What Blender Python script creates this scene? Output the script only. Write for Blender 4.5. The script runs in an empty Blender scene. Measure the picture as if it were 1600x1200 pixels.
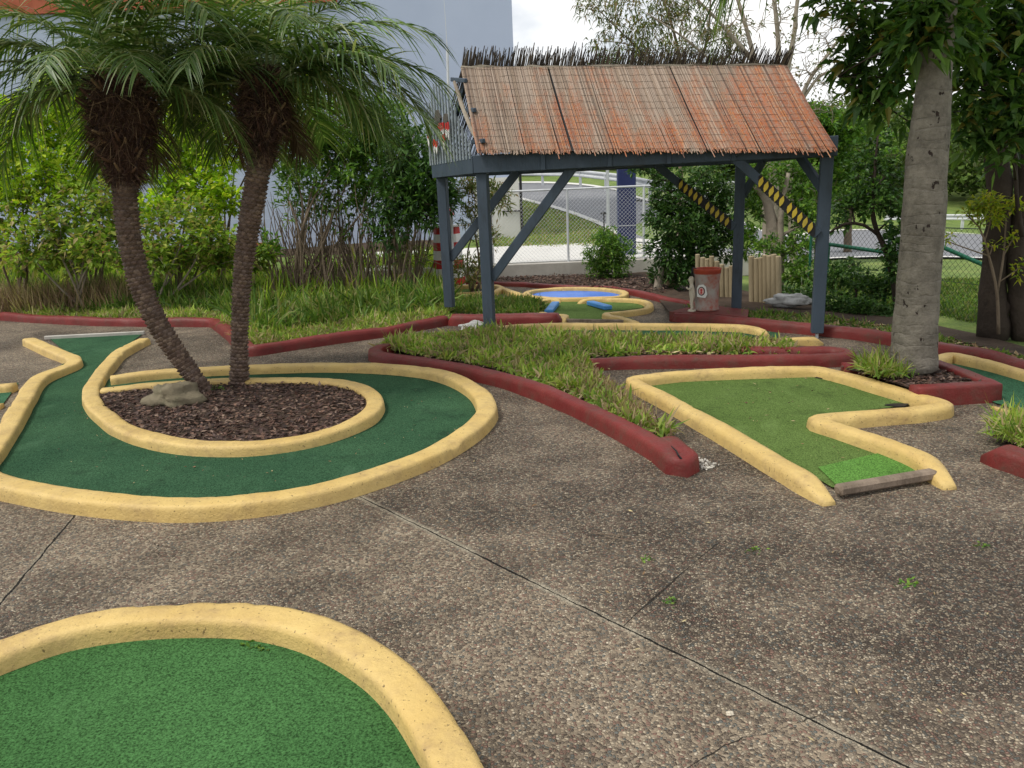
import bpy, math, random
import numpy as np
from mathutils import Vector, Matrix, noise as mnoise
R = math.radians
rng = np.random.default_rng(7)
random.seed(7)
sc = bpy.context.scene
COL = sc.collection

# ------------------------------------------------------------------ camera
F_PX, PITCH, ROLL, CAM_H = 1200.0, 14.0, 2.4, 1.7
_p, _r = R(PITCH), R(ROLL)
_Rv = Vector((1, 0, 0)); _Uv = Vector((0, math.sin(_p), math.cos(_p))); _Fv = Vector((0, math.cos(_p), -math.sin(_p)))
CX = math.cos(_r) * _Rv - math.sin(_r) * _Uv
CY = math.sin(_r) * _Rv + math.cos(_r) * _Uv
CAM = Vector((0, 0, CAM_H))
cam_d = bpy.data.cameras.new('camera'); cam = bpy.data.objects.new('camera', cam_d); COL.objects.link(cam)
cam_d.sensor_width = 36; cam_d.lens = F_PX / 1600 * 36; cam_d.clip_end = 2000; cam_d.clip_start = 0.05
M = Matrix((CX, CY, -_Fv)).transposed().to_4x4(); M.translation = CAM
cam.matrix_world = M
sc.camera = cam

def ray(px, py):
    return _Fv + CX * ((px - 800) / F_PX) + CY * ((600 - py) / F_PX)
def G(px, py, z=0.0):
    """point of the horizontal plane at height z that is seen at that place of the photo"""
    d = ray(px, py); t = (z - CAM_H) / d.z
    return Vector((d.x * t, d.y * t, z))
def P(px, py, Y):
    d = ray(px, py); t = Y / d.y
    return CAM + d * t
def sstep(a, b, x):
    t = min(1, max(0, (x - a) / (b - a))); return t * t * (3 - 2 * t)
def T(x, y):
    """height of the land"""
    a = x / max(y, 1.0)
    if y < 15.4: L = -0.03
    elif y < 18.7: L = 0.29 + (y - 15.4) / 3.3 * 0.1
    elif y < 42: L = 0.39 + 0.08 * (y - 18.7)
    else: L = 2.25 + 0.085 * (min(y, 130) - 42)
    LL = -0.03 + 0.45 * sstep(12, 20, y) + 0.08 * max(0, min(y, 42) - 20)
    if y < 12.5: Rr = -0.03
    elif y < 37: Rr = -0.03 - 0.045 * (y - 12.5)
    elif y < 46: Rr = -1.13
    else: Rr = -1.13 + 0.125 * (min(y, 130) - 46)
    w = sstep(0.2, 0.38, a); wl = sstep(-0.17, -0.28, a) if a < -0.17 else 0.0
    wl = sstep(0.17, 0.28, -a)
    h = L * (1 - w) + Rr * w
    h = h * (1 - wl) + LL * wl
    if y < 11.5: h = -0.03
    return h
def GT(px, py, dz=0.0):
    d = ray(px, py); t = 5.0
    while t < 200:
        q = CAM + d * t
        if q.z < T(q.x, q.y) + dz: break
        t += 0.05
    return q

# ------------------------------------------------------------------ scene helpers
def tag(o, label=None, cat=None, group=None, kind=None):
    if label: o['label'] = label
    if cat: o['category'] = cat
    if group: o['group'] = group
    if kind: o['kind'] = kind
    return o
def empty(name, loc, label, cat, group=None, rz=0.0):
    o = bpy.data.objects.new(name, None); COL.objects.link(o)
    o.location = loc; o.rotation_euler = (0, 0, rz); o.empty_display_size = 0.1
    return tag(o, label, cat, group)
def link(name, me, m, parent=None, local=False):
    o = bpy.data.objects.new(name, me); COL.objects.link(o)
    if m is not None and not me.materials: me.materials.append(m)
    if parent is not None:
        o.parent = parent
        if not local:
            base = Matrix.LocRotScale(parent.location, parent.rotation_euler, None)
            if parent.parent is not None and parent.type == 'MESH': base = Matrix.Identity(4)
            if parent.type == 'MESH' and parent.parent is None: base = Matrix.Identity(4)
            o.matrix_parent_inverse = base.inverted() if parent.type == 'EMPTY' else Matrix.Identity(4)
            if parent.type == 'MESH': o.matrix_parent_inverse = Matrix.Identity(4)
    return o
class MB:
    def __init__(s): s.v = []; s.f = []; s.n = 0
    def add(s, v, f):
        v = np.asarray(v, dtype=float).reshape(-1, 3)
        s.v.append(v); s.f.extend([tuple(i + s.n for i in q) for q in f]); s.n += len(v)
    def arr(s, v, q):
        s.v.append(np.asarray(v, float)); s.f.extend((np.asarray(q) + s.n).tolist()); s.n += len(v)
    def build(s, name, m, parent=None, smooth=False, local=False, **kw):
        me = bpy.data.meshes.new(name)
        v = np.concatenate(s.v) if s.v else np.zeros((0, 3))
        me.from_pydata(v.tolist(), [], s.f)
        if smooth: me.polygons.foreach_set('use_smooth', [True] * len(me.polygons))
        me.update()
        o = link(name, me, m, parent, local)
        if kw: tag(o, **kw)
        return o
    # -- shapes
    def box(s, c, size, ax=None, bev=0.0):
        """box centred at c; ax = three axis vectors"""
        if ax is None: ax = (Vector((1, 0, 0)), Vector((0, 1, 0)), Vector((0, 0, 1)))
        c = Vector(c); h = [k / 2 for k in size]
        if bev <= 0:
            vs = [c + ax[0] * (h[0] * i) + ax[1] * (h[1] * j) + ax[2] * (h[2] * k) for i in (-1, 1) for j in (-1, 1) for k in (-1, 1)]
            s.add(vs, [(0, 1, 3, 2), (4, 6, 7, 5), (0, 4, 5, 1), (2, 3, 7, 6), (0, 2, 6, 4), (1, 5, 7, 3)])
            return
        b = min(bev, min(h) * 0.9); ring = []
        prof = [(-1, -1, 1, 0), (-1, -1, 0, 1)]
        pts = []
        for (sx, sy) in ((-1, -1), (1, -1), (1, 1), (-1, 1)):
            if sx * sy > 0: pts += [(sx * h[0], sy * (h[1] - b)), (sx * (h[0] - b), sy * h[1])]
            else: pts += [(sx * (h[0] - b), sy * h[1]), (sx * h[0], sy * (h[1] - b))]
        lv = [(-h[2], b), (-h[2] + b, 0), (h[2] - b, 0), (h[2], b)]
        vs = []; n = 8
        for z, ins in lv:
            for (x, y) in pts:
                fx = (abs(x) - ins) / abs(x) if abs(x) > 0 else 1; fy = (abs(y) - ins) / abs(y) if abs(y) > 0 else 1
                vs.append(c + ax[0] * (x * fx) + ax[1] * (y * fy) + ax[2] * z)
        fs = [tuple(range(n))[::-1], tuple(range(3 * n, 4 * n))]
        for k in range(3):
            for i in range(n):
                j = (i + 1) % n; fs.append((k * n + i, k * n + j, (k + 1) * n + j, (k + 1) * n + i))
        s.add(vs, fs)
    def beam(s, a, b, w, h, up=Vector((0, 0, 1)), bev=0.006):
        a = Vector(a); b = Vector(b); d = b - a; L = d.length; d.normalize()
        x = d.cross(up); x.normalize(); y = x.cross(d)
        s.box((a + b) / 2, (w, h, L), (x, y, d), bev)
    def tube(s, pts, rad, n=8, cap=True, jitter=0.0):
        pts = [Vector(p) for p in pts]; m = len(pts)
        if not hasattr(rad, '__len__'): rad = [rad] * m
        vs = []; prev = None
        for i, p in enumerate(pts):
            d = (pts[min(i + 1, m - 1)] - pts[max(i - 1, 0)])
            if d.length < 1e-9: d = Vector((0, 0, 1))
            d.normalize()
            if prev is None:
                ref = Vector((0, 0, 1)) if abs(d.z) < 0.9 else Vector((1, 0, 0))
                x = d.cross(ref)
            else: x = prev - d * prev.dot(d)
            x.normalize(); y = d.cross(x); prev = x
            for k in range(n):
                a = 2 * math.pi * k / n; rr = rad[i]
                if jitter: rr *= 1 + jitter * mnoise.noise(Vector((p.x * 9 + math.cos(a), p.y * 9 + math.sin(a), p.z * 9)))
                vs.append(p + x * (math.cos(a) * rr) + y * (math.sin(a) * rr))
        fs = []
        for i in range(m - 1):
            for k in range(n):
                j = (k + 1) % n; fs.append((i * n + k, i * n + j, (i + 1) * n + j, (i + 1) * n + k))
        if cap: fs += [tuple(range(n))[::-1], tuple(range((m - 1) * n, m * n))]
        s.add(vs, fs)
    def poly(s, pts, z=None, thick=0.0):
        vs = [Vector((p[0], p[1], p[2] if z is None else z)) for p in pts]
        n = len(vs); area = sum(vs[i].x * vs[(i + 1) % n].y - vs[(i + 1) % n].x * vs[i].y for i in range(n))
        if area < 0: vs = vs[::-1]
        if thick <= 0: s.add(vs, [tuple(range(n))]); return
        lo = [v - Vector((0, 0, thick)) for v in vs]
        fs = [tuple(range(n)), tuple(range(n, 2 * n))[::-1]] + [(i, i + n, (i + 1) % n + n, (i + 1) % n) for i in range(n)]
        s.add(vs + lo, fs)
    def lathe(s, c, prof, n=24):
        c = Vector(c); vs = []; m = len(prof)
        for (r, z) in prof:
            for k in range(n):
                a = 2 * math.pi * k / n; vs.append(c + Vector((math.cos(a) * r, math.sin(a) * r, z)))
        fs = []
        for i in range(m - 1):
            for k in range(n):
                j = (k + 1) % n; fs.append((i * n + k, i * n + j, (i + 1) * n + j, (i + 1) * n + k))
        s.add(vs, fs)
    def plate(s, pts2, o, ux, uy, th):
        """extruded flat outline pts2 in the plane (ux,uy) at o"""
        n = len(pts2); nz = ux.cross(uy).normalized()
        a = [o + ux * p[0] + uy * p[1] + nz * (th / 2) for p in pts2]; b = [q - nz * th for q in a]
        s.add(a + b, [tuple(range(n)), tuple(range(n, 2 * n))[::-1]] + [(i, i + n, (i + 1) % n + n, (i + 1) % n) for i in range(n)])

def nrm(a):
    return a / np.maximum(np.linalg.norm(a, axis=1, keepdims=True), 1e-9)
def leaves(mb, Pp, D, L, W, fold=0.25, droop=0.25):
    n = len(Pp); D = nrm(D)
    up = np.tile([0, 0, 1.0], (n, 1)) + rng.normal(0, 0.45, (n, 3))
    S = nrm(np.cross(D, up)); N = np.cross(S, D)
    L = np.asarray(L).reshape(-1, 1) * np.ones((n, 1)); W = np.asarray(W).reshape(-1, 1) * np.ones((n, 1))
    z = np.array([[0, 0, 1.0]])
    b = Pp; m = Pp + D * L * 0.5 - N * W * fold; l = Pp + D * L * 0.42 - S * W * 0.5; r = Pp + D * L * 0.42 + S * W * 0.5
    t = Pp + D * L - z * L * droop
    V = np.stack([b, l, m, r, t], 1).reshape(-1, 3)
    k = (np.arange(n) * 5)[:, None]
    Q = np.concatenate([k + np.array([[0, 2, 4, 1]]), k + np.array([[0, 3, 4, 2]])], 0)
    mb.arr(V, Q)
def blades(mb, Pp, D, L, W, seg=3, droop=0.5, Sv=None):
    n = len(Pp); D = nrm(D)
    if Sv is None:
        Sv = nrm(np.cross(D, rng.normal(0, 1, (n, 3))))
    L = np.asarray(L).reshape(-1, 1) * np.ones((n, 1)); W = np.asarray(W).reshape(-1, 1) * np.ones((n, 1))
    dr = np.asarray(droop).reshape(-1, 1) * np.ones((n, 1))
    z = np.array([[0, 0, 1.0]]); lev = []
    for i in range(seg + 1):
        s = i / seg; c = Pp + D * L * s - z * L * dr * s * s
        w = W * 0.5 * (1 - s ** 2.2 * 0.93) * (0.6 + 0.4 * min(1, s * 4))
        lev += [c - Sv * w, c + Sv * w]
    V = np.stack(lev, 1).reshape(-1, 3); m = 2 * (seg + 1)
    k = (np.arange(n) * m)[:, None]
    Q = np.concatenate([k + np.array([[2 * i, 2 * i + 1, 2 * i + 3, 2 * i + 2]]) for i in range(seg)], 0)
    mb.arr(V, Q)

# ------------------------------------------------------------------ materials
def newmat(name):
    m = bpy.data.materials.new(name); m.use_nodes = True; nt = m.node_tree; nt.nodes.clear()
    out = nt.nodes.new('ShaderNodeOutputMaterial'); bs = nt.nodes.new('ShaderNodeBsdfPrincipled')
    nt.links.new(bs.outputs[0], out.inputs[0])
    return m, nt, bs, out
def N(nt, t, **kw):
    n = nt.nodes.new(t)
    for k, v in kw.items():
        if k.startswith('i_'):
            key = k[2:]; n.inputs[int(key) if key.isdigit() else key].default_value = v
        else: setattr(n, k, v)
    return n
def ramp(nt, src, stops, interp='LINEAR'):
    r = nt.nodes.new('ShaderNodeValToRGB'); r.color_ramp.interpolation = interp
    e = r.color_ramp.elements
    while len(e) < len(stops): e.new(0.5)
    for i, (p, c) in enumerate(stops):
        e[i].position = p; e[i].color = (c[0], c[1], c[2], 1) if hasattr(c, '__len__') else (c, c, c, 1)
    nt.links.new(src, r.inputs[0]); return r.outputs[0]
def mixc(nt, fac, a, b, mode='MIX'):
    n = nt.nodes.new('ShaderNodeMix'); n.data_type = 'RGBA'; n.blend_type = mode
    for k, v in ((0, fac), (6, a), (7, b)):
        if isinstance(v, bpy.types.NodeSocket): nt.links.new(v, n.inputs[k])
        else: n.inputs[k].default_value = v if k == 0 else (v[0], v[1], v[2], 1)
    return n.outputs[2]
def mth(nt, op, a, b=0.0, c=0.0, clamp=False):
    n = nt.nodes.new('ShaderNodeMath'); n.operation = op; n.use_clamp = clamp
    for k, v in enumerate((a, b, c)):
        if isinstance(v, bpy.types.NodeSocket): nt.links.new(v, n.inputs[k])
        else: n.inputs[k].default_value = v
    return n.outputs[0]
def coord(nt, scale=(1, 1, 1), world=True):
    if world: s = nt.nodes.new('ShaderNodeNewGeometry').outputs['Position']
    else: s = nt.nodes.new('ShaderNodeTexCoord').outputs['Object']
    mp = nt.nodes.new('ShaderNodeMapping'); mp.inputs['Scale'].default_value = scale
    nt.links.new(s, mp.inputs[0]); return mp.outputs[0]
def nz(nt, v, scale, detail=3, rough=0.55, dist=0.0):
    n = N(nt, 'ShaderNodeTexNoise'); n.inputs['Scale'].default_value = scale; n.inputs['Detail'].default_value = detail
    n.inputs['Roughness'].default_value = rough; n.inputs['Distortion'].default_value = dist
    nt.links.new(v, n.inputs['Vector']); return n.outputs['Fac']
def bump(nt, bs, h, strength, dist=0.01):
    b = nt.nodes.new('ShaderNodeBump'); b.inputs['Strength'].default_value = strength; b.inputs['Distance'].default_value = dist
    nt.links.new(h, b.inputs['Height']); nt.links.new(b.outputs[0], bs.inputs['Normal'])
def L_(nt, a, b): nt.links.new(a, b)

def painted(name, c, c2, dirt, rough=0.55, bscale=60, bs_=0.25, dscale=5, damt=(0.5, 0.72), spots=0.0, fine=22, scale=(1, 1, 1)):
    m, nt, bs, _ = newmat(name); v = coord(nt, scale)
    base = mixc(nt, ramp(nt, nz(nt, v, 3.0, 4), [(0.35, 0), (0.65, 1)]), c, c2)
    d = ramp(nt, nz(nt, v, dscale, 6, 0.7), [(damt[0], 0), (damt[1], 1)])
    f = ramp(nt, nz(nt, v, fine, 3, 0.6), [(0.35, 0.25), (0.7, 1)])
    dm = mth(nt, 'MULTIPLY', d, f)
    col = mixc(nt, dm, base, dirt)
    if spots:
        s = ramp(nt, nz(nt, v, 70, 2, 0.5), [(0.66, 0), (0.72, spots)])
        col = mixc(nt, s, col, [k * 0.3 for k in dirt])
    L_(nt, col, bs.inputs['Base Color']); bs.inputs['Roughness'].default_value = rough; bs.inputs['Specular IOR Level'].default_value = 0.28
    h = mth(nt, 'ADD', nz(nt, v, bscale, 4, 0.65), mth(nt, 'MULTIPLY', nz(nt, v, 11, 3), 1.5))
    bump(nt, bs, h, bs_, 0.012); return m
def foliage(name, cs, trans=0.35, rough=0.45, spec=0.22, tcol=None):
    """cs: list of colours picked per leaf"""
    m, nt, bs, out = newmat(name)
    g = nt.nodes.new('ShaderNodeNewGeometry')
    k = len(cs); col = ramp(nt, g.outputs['Random Per Island'], [(i / k, c) for i, c in enumerate(cs)], 'CONSTANT')
    v = coord(nt); lo = ramp(nt, nz(nt, v, 1.6, 2), [(0.35, 0.72), (0.65, 1.2)])
    col = mixc(nt, 1.0, col, lo, 'MULTIPLY')
    L_(nt, col, bs.inputs['Base Color']); bs.inputs['Roughness'].default_value = rough
    bs.inputs['Specular IOR Level'].default_value = spec
    tr = nt.nodes.new('ShaderNodeBsdfTranslucent')
    tc = mixc(nt, 1.0, col, tcol or (1.25, 1.35, 0.55), 'MULTIPLY')
    L_(nt, tc, tr.inputs[0])
    mx = nt.nodes.new('ShaderNodeMixShader'); mx.inputs[0].default_value = trans
    L_(nt, bs.outputs[0], mx.inputs[1]); L_(nt, tr.outputs[0], mx.inputs[2]); L_(nt, mx.outputs[0], out.inputs[0])
    return m
def island(name, cs, rough=0.8, nscale=8, amp=(0.7, 1.25), scale=(1, 1, 1), bs_=0.2):
    m, nt, bs, out = newmat(name)
    g = nt.nodes.new('ShaderNodeNewGeometry'); k = len(cs)
    col = ramp(nt, g.outputs['Random Per Island'], [(i / k, c) for i, c in enumerate(cs)], 'CONSTANT')
    v = coord(nt, scale); col = mixc(nt, 1.0, col, ramp(nt, nz(nt, v, nscale, 4), [(0.3, amp[0]), (0.7, amp[1])]), 'MULTIPLY')
    L_(nt, col, bs.inputs['Base Color']); bs.inputs['Roughness'].default_value = rough
    bump(nt, bs, nz(nt, v, nscale * 6, 3), bs_, 0.01); return m

def joint_line(nt, xy, a, b, wob=0.03):
    """(distance to the segment a-b, wobbling)"""
    a = Vector(a[:2]); b = Vector(b[:2]); d = (b - a); Ln = d.length; d.normalize(); n = Vector((-d.y, d.x))
    x, y = xy
    dn = mth(nt, 'ADD', mth(nt, 'MULTIPLY', x, n.x), mth(nt, 'MULTIPLY', y, n.y)); dn = mth(nt, 'SUBTRACT', dn, a.dot(n))
    dt = mth(nt, 'ADD', mth(nt, 'MULTIPLY', x, d.x), mth(nt, 'MULTIPLY', y, d.y)); dt = mth(nt, 'SUBTRACT', dt, a.dot(d))
    over = mth(nt, 'MAXIMUM', mth(nt, 'SUBTRACT', dt, Ln), mth(nt, 'MULTIPLY', dt, -1.0)); over = mth(nt, 'MAXIMUM', over, 0.0)
    return dn, over

def make_path_mat():
    m, nt, bs, _ = newmat('exposed_aggregate')
    g = nt.nodes.new('ShaderNodeNewGeometry').outputs['Position']
    v = coord(nt)
    big = nz(nt, v, 0.55, 5, 0.6); mid = nz(nt, v, 2.6, 4, 0.6)
    # warp so that the pebbles are not all alike
    wn = N(nt, 'ShaderNodeTexNoise'); wn.inputs['Scale'].default_value = 30; L_(nt, v, wn.inputs['Vector'])
    wv = nt.nodes.new('ShaderNodeMix'); wv.data_type = 'VECTOR'; wv.inputs[0].default_value = 0.014
    L_(nt, v, wv.inputs[4]); L_(nt, wn.outputs['Color'], wv.inputs[5])
    vo = N(nt, 'ShaderNodeTexVoronoi'); vo.voronoi_dimensions = '2D'; vo.inputs['Scale'].default_value = 94
    L_(nt, wv.outputs[1], vo.inputs['Vector'])
    ve = N(nt, 'ShaderNodeTexVoronoi'); ve.voronoi_dimensions = '2D'; ve.feature = 'DISTANCE_TO_EDGE'; ve.inputs['Scale'].default_value = 94
    L_(nt, wv.outputs[1], ve.inputs['Vector'])
    sep = nt.nodes.new('ShaderNodeSeparateColor'); L_(nt, vo.outputs['Color'], sep.inputs[0])
    peb = ramp(nt, sep.outputs[0], [(0, (.075, .06, .05)), (.16, (.13, .105, .085)), (.32, (.2, .165, .13)), (.46, (.10, .105, .10)), (.58, (.17, .105, .085)), (.70, (.27, .22, .165)), (.82, (.34, .29, .22)), (.94, (.40, .35, .28))], 'CONSTANT')
    sx = nt.nodes.new('ShaderNodeSeparateXYZ'); L_(nt, g, sx.inputs[0])
    dn0, _ov = joint_line(nt, (sx.outputs[0], sx.outputs[1]), G(540, 765), G(1450, 1215))
    slab = mth(nt, 'MULTIPLY', mth(nt, 'LESS_THAN', dn0, 0.0), 0.16)     # the slab on the camera's side has a paler matrix
    pf = ramp(nt, mth(nt, 'ADD', mth(nt, 'ADD', big, slab), mth(nt, 'MULTIPLY', mth(nt, 'SUBTRACT', mid, .5), .5)), [(0.42, 0), (0.68, 1)])
    mort = mixc(nt, pf, (.040, .031, .023), (.19, .155, .115))
    # only some of the cells are stones standing proud; the rest is mortar
    edge = ramp(nt, ve.outputs['Distance'], [(0.03, 0), (0.14, 1)])
    hasp = ramp(nt, sep.outputs[1], [(0.14, 0.25), (0.16, 1)], 'LINEAR')
    k = mth(nt, 'MULTIPLY', edge, hasp)
    col = mixc(nt, k, mort, peb)
    lo = ramp(nt, big, [(0.3, 0.80), (0.5, 1.1), (0.68, 1.3)]); col = mixc(nt, 1.0, col, lo, 'MULTIPLY')
    lo2 = ramp(nt, mid, [(0.3, 0.84), (0.66, 1.18)]); col = mixc(nt, 1.0, col, lo2, 'MULTIPLY'); col = mixc(nt, 1.0, col, (1.02, 1.0, .95), 'MULTIPLY')
    # joints and cracks in the slab
    wob = mth(nt, 'MULTIPLY', mth(nt, 'SUBTRACT', nz(nt, v, 9, 5, 0.7), 0.5), 0.035)
    segs = [(G(540, 765), G(1450, 1215), 0.0045, 0.03, 1), (G(130, 790), G(-30, 980), 0.006, 0.02, 0.6),
            (G(1450, 1215), G(2100, 1560), 0.0045, 0.03, 1), (G(540, 765), G(330, 690), 0.004, 0.02, 0.5)]
    crk = [(G(1275, 1120), G(1130, 1165)), (G(1130, 1165), G(1050, 1215)), (G(975, 978), G(1060, 900)), (G(1060, 900), G(1120, 850)),
           (G(1130, 770), G(1300, 775)), (G(1470, 895), G(1600, 925)), (G(190, 800), G(250, 870))]
    x = mth(nt, 'ADD', sx.outputs[0], wob)
    wob2 = mth(nt, 'MULTIPLY', mth(nt, 'SUBTRACT', nz(nt, v, 5, 4, 0.7), 0.5), 0.16)
    xc = mth(nt, 'ADD', sx.outputs[0], wob2)
    for (a, b, w, rim, s) in segs:
        dn, over = joint_line(nt, (x, sx.outputs[1]), a, b)
        ad = mth(nt, 'ADD', mth(nt, 'ABSOLUTE', dn), mth(nt, 'MULTIPLY', over, 3.0))
        rm = mth(nt, 'MULTIPLY', mth(nt, 'SUBTRACT', 1.0, mth(nt, 'DIVIDE', ad, rim), clamp=True), ramp(nt, mid, [(0.35, 0.2 * s), (0.6, 1.5 * s)]), clamp=True)
        col = mixc(nt, rm, col, (.34, .30, .225))
        cr = mth(nt, 'LESS_THAN', mth(nt, 'ADD', ad, mth(nt, 'MULTIPLY', mth(nt, 'SUBTRACT', mid, 0.5), 0.012)), w)
        col = mixc(nt, cr, col, (.012, .01, .008))
    for (a, b) in crk:
        dn, over = joint_line(nt, (xc, mth(nt, 'ADD', sx.outputs[1], wob2)), a, b)
        ad = mth(nt, 'ADD', mth(nt, 'ABSOLUTE', dn), over)
        cr = mth(nt, 'MULTIPLY', mth(nt, 'LESS_THAN', mth(nt, 'ADD', ad, mth(nt, 'MULTIPLY', mth(nt, 'SUBTRACT', mid, 0.5), 0.02)), 0.003), 0.9)
        col = mixc(nt, cr, col, (.02, .016, .012))
    L_(nt, col, bs.inputs['Base Color'])
    ro = ramp(nt, sep.outputs[2], [(0, 0.45), (1, 0.85)]); L_(nt, ro, bs.inputs['Roughness'])
    bs.inputs['Specular IOR Level'].default_value = 0.2
    hh = mth(nt, 'MULTIPLY', mth(nt, 'ADD', ramp(nt, ve.outputs['Distance'], [(0, 0), (0.35, 1)]), mth(nt, 'MULTIPLY', sep.outputs[1], 0.5)), k)
    bump(nt, bs, hh, 0.9, 0.006)
    return m

def carpet(name, c, c2, spec=0.04):
    m, nt, bs, _ = newmat(name); v = coord(nt)
    col = mixc(nt, ramp(nt, nz(nt, v, 1.1, 5, 0.6), [(0.35, 0), (0.68, 1)]), c, c2)
    fine = nz(nt, v, 120, 3, 0.75)
    col = mixc(nt, 1.0, col, ramp(nt, fine, [(0.36, 0.35), (0.5, 1.0), (0.66, 1.6)]), 'MULTIPLY')
    wornf = ramp(nt, nz(nt, v, 2.3, 7, 0.75), [(0.56, 0), (0.70, 0.75)])
    col = mixc(nt, wornf, col, [k * 0.4 + 0.006 for k in c])
    pale = ramp(nt, nz(nt, coord(nt, (1.3, .6, 1)), 3.1, 6, 0.7), [(0.56, 0), (0.75, 0.45)]); col = mixc(nt, pale, col, [k * 1.5 + 0.02 for k in c2])
    L_(nt, col, bs.inputs['Base Color']); bs.inputs['Roughness'].default_value = 0.95; bs.inputs['Specular IOR Level'].default_value = spec
    h = mth(nt, 'ADD', fine, mth(nt, 'MULTIPLY', nz(nt, v, 2.2, 3), 6.0))
    bump(nt, bs, h, 0.6, 0.004); return m

MAT = {}
MAT['path'] = make_path_mat()
MAT['yellow'] = painted('yellow_paint', (.61, .445, .17), (.55, .385, .135), (.30, .20, .10), bs_=0.45, damt=(0.43, 0.76), spots=0.75)
MAT['red'] = painted('red_oxide_paint', (.135, .017, .016), (.18, .028, .025), (.10, .055, .04), bs_=0.4, damt=(0.44, 0.7), spots=0.4, rough=0.5)
MAT['carpet_dark'] = carpet('dark_green_carpet', (.027, .070, .037), (.042, .098, .050))
MAT['carpet_mid'] = carpet('mid_green_carpet', (.036, .098, .031), (.052, .132, .043))
MAT['carpet_olive'] = carpet('olive_green_carpet', (.080, .130, .034), (.104, .162, .046))
MAT['carpet_bright'] = carpet('bright_green_turf', (.075, .18, .035), (.10, .22, .048))
MAT['carpet_teal'] = carpet('teal_green_carpet', (.036, .10, .055), (.05, .13, .07))
MAT['blue_paint'] = painted('blue_basin_paint', (.045, .15, .55), (.06, .2, .66), (.05, .12, .35), rough=0.4, bs_=0.1)
MAT['blue_block'] = painted('blue_block_paint', (.06, .22, .52), (.08, .27, .6), (.05, .12, .25), rough=0.5, bs_=0.1)
MAT['slate'] = painted('slate_blue_timber_paint', (.045, .065, .09), (.06, .082, .112), (.03, .035, .04), rough=0.6, bs_=0.3, bscale=40, scale=(1, 1, 0.3))
MAT['slate_light'] = painted('grey_picket_paint', (.19, .23, .255), (.25, .285, .305), (.12, .13, .13), rough=0.7, bs_=0.3)
MAT['wall'] = None
MAT['soil'] = painted('garden_soil', (.045, .03, .02), (.075, .05, .034), (.02, .014, .01), rough=0.95, bscale=40, bs_=0.9, dscale=9)
MAT['chips'] = island('bark_chips', [(.10, .05, .035), (.06, .03, .022), (.16, .09, .06), (.035, .02, .016), (.22, .15, .11), (.09, .055, .045), (.05, .028, .022)], nscale=20)
MAT['litter'] = island('fallen_leaves', [(.22, .13, .06), (.30, .21, .10), (.13, .08, .045), (.40, .33, .17), (.09, .06, .04)], nscale=20)
MAT['grass'] = foliage('bed_grass', [(.24, .34, .05), (.15, .26, .04), (.33, .40, .08), (.40, .36, .16), (.20, .31, .05), (.38, .30, .17), (.28, .38, .06)], 0.3, 0.6)
MAT['deadgrass'] = foliage('dry_grass', [(.36, .25, .15), (.27, .18, .12), (.42, .34, .19), (.30, .28, .10), (.20, .13, .09)], 0.2, 0.8)
MAT['lowgreen'] = foliage('low_green_leaves', [(.085, .16, .025), (.12, .21, .03), (.06, .12, .022), (.17, .25, .045), (.22, .22, .08)], 0.3, 0.5)
MAT['leaf_lime'] = foliage('lime_leaves', [(.42, .58, .035), (.32, .50, .03), (.50, .62, .05), (.22, .38, .03), (.54, .58, .06), (.36, .54, .035)], 0.45, 0.45)
MAT['leaf_mid'] = foliage('mid_green_leaves', [(.10, .21, .03), (.07, .16, .026), (.14, .26, .04), (.19, .30, .05), (.055, .125, .025)], 0.35, 0.4)
MAT['leaf_dark'] = foliage('dark_green_leaves', [(.045, .105, .024), (.065, .14, .03), (.03, .075, .02), (.10, .19, .045), (.05, .11, .03)], 0.3, 0.35)
MAT['leaf_glossy'] = foliage('large_dark_leaves', [(.05, .12, .025), (.07, .15, .03), (.035, .085, .02), (.11, .20, .045), (.045, .10, .03), (.06, .13, .025), (.09, .17, .035), (.20, .18, .04), (.11, .20, .045), (.07, .14, .03), (.05, .11, .025), (.13, .22, .05)], 0.4, 0.4, 0.25)
MAT['leaf_olive'] = foliage('olive_leaves', [(.14, .17, .05), (.10, .14, .035), (.20, .21, .07), (.24, .17, .08), (.08, .12, .03)], 0.35, 0.5)
MAT['leaf_yellow'] = foliage('yellow_green_leaves', [(.38, .42, .03), (.27, .36, .03), (.45, .42, .05), (.18, .27, .03)], 0.45, 0.45)
MAT['frond'] = foliage('palm_leaflets', [(.09, .16, .035), (.055, .11, .025), (.14, .22, .06), (.24, .30, .12), (.075, .14, .035), (.30, .33, .18)], 0.3, 0.4, 0.3)
MAT['frond_brown'] = foliage('dry_palm_leaflets', [(.12, .08, .045), (.16, .12, .07), (.08, .055, .03)], 0.2, 0.8)
MAT['forest'] = foliage('hillside_leaves', [(.06, .10, .025), (.09, .15, .03), (.045, .08, .022), (.13, .20, .04), (.10, .12, .05)], 0.3, 0.7, 0.2)
MAT['fibre_core'] = painted('matted_palm_fibre', (.045, .022, .014), (.07, .036, .022), (.02, .01, .008), rough=0.95, bscale=40, bs_=0.9, dscale=10)
MAT['leaf_lime2'] = foliage('light_green_leaves', [(.22, .34, .04), (.15, .26, .035), (.30, .42, .06), (.38, .42, .09), (.12, .20, .03), (.30, .25, .11)], 0.45, 0.45)
MAT['bark'] = painted('grey_brown_bark', (.16, .12, .085), (.22, .17, .12), (.07, .05, .035), rough=0.9, bscale=50, bs_=0.6, dscale=12)
MAT['bark_dark'] = painted('dark_bark', (.035, .026, .02), (.06, .045, .035), (.015, .012, .01), rough=0.9, bscale=30, bs_=0.9, dscale=12)
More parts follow.
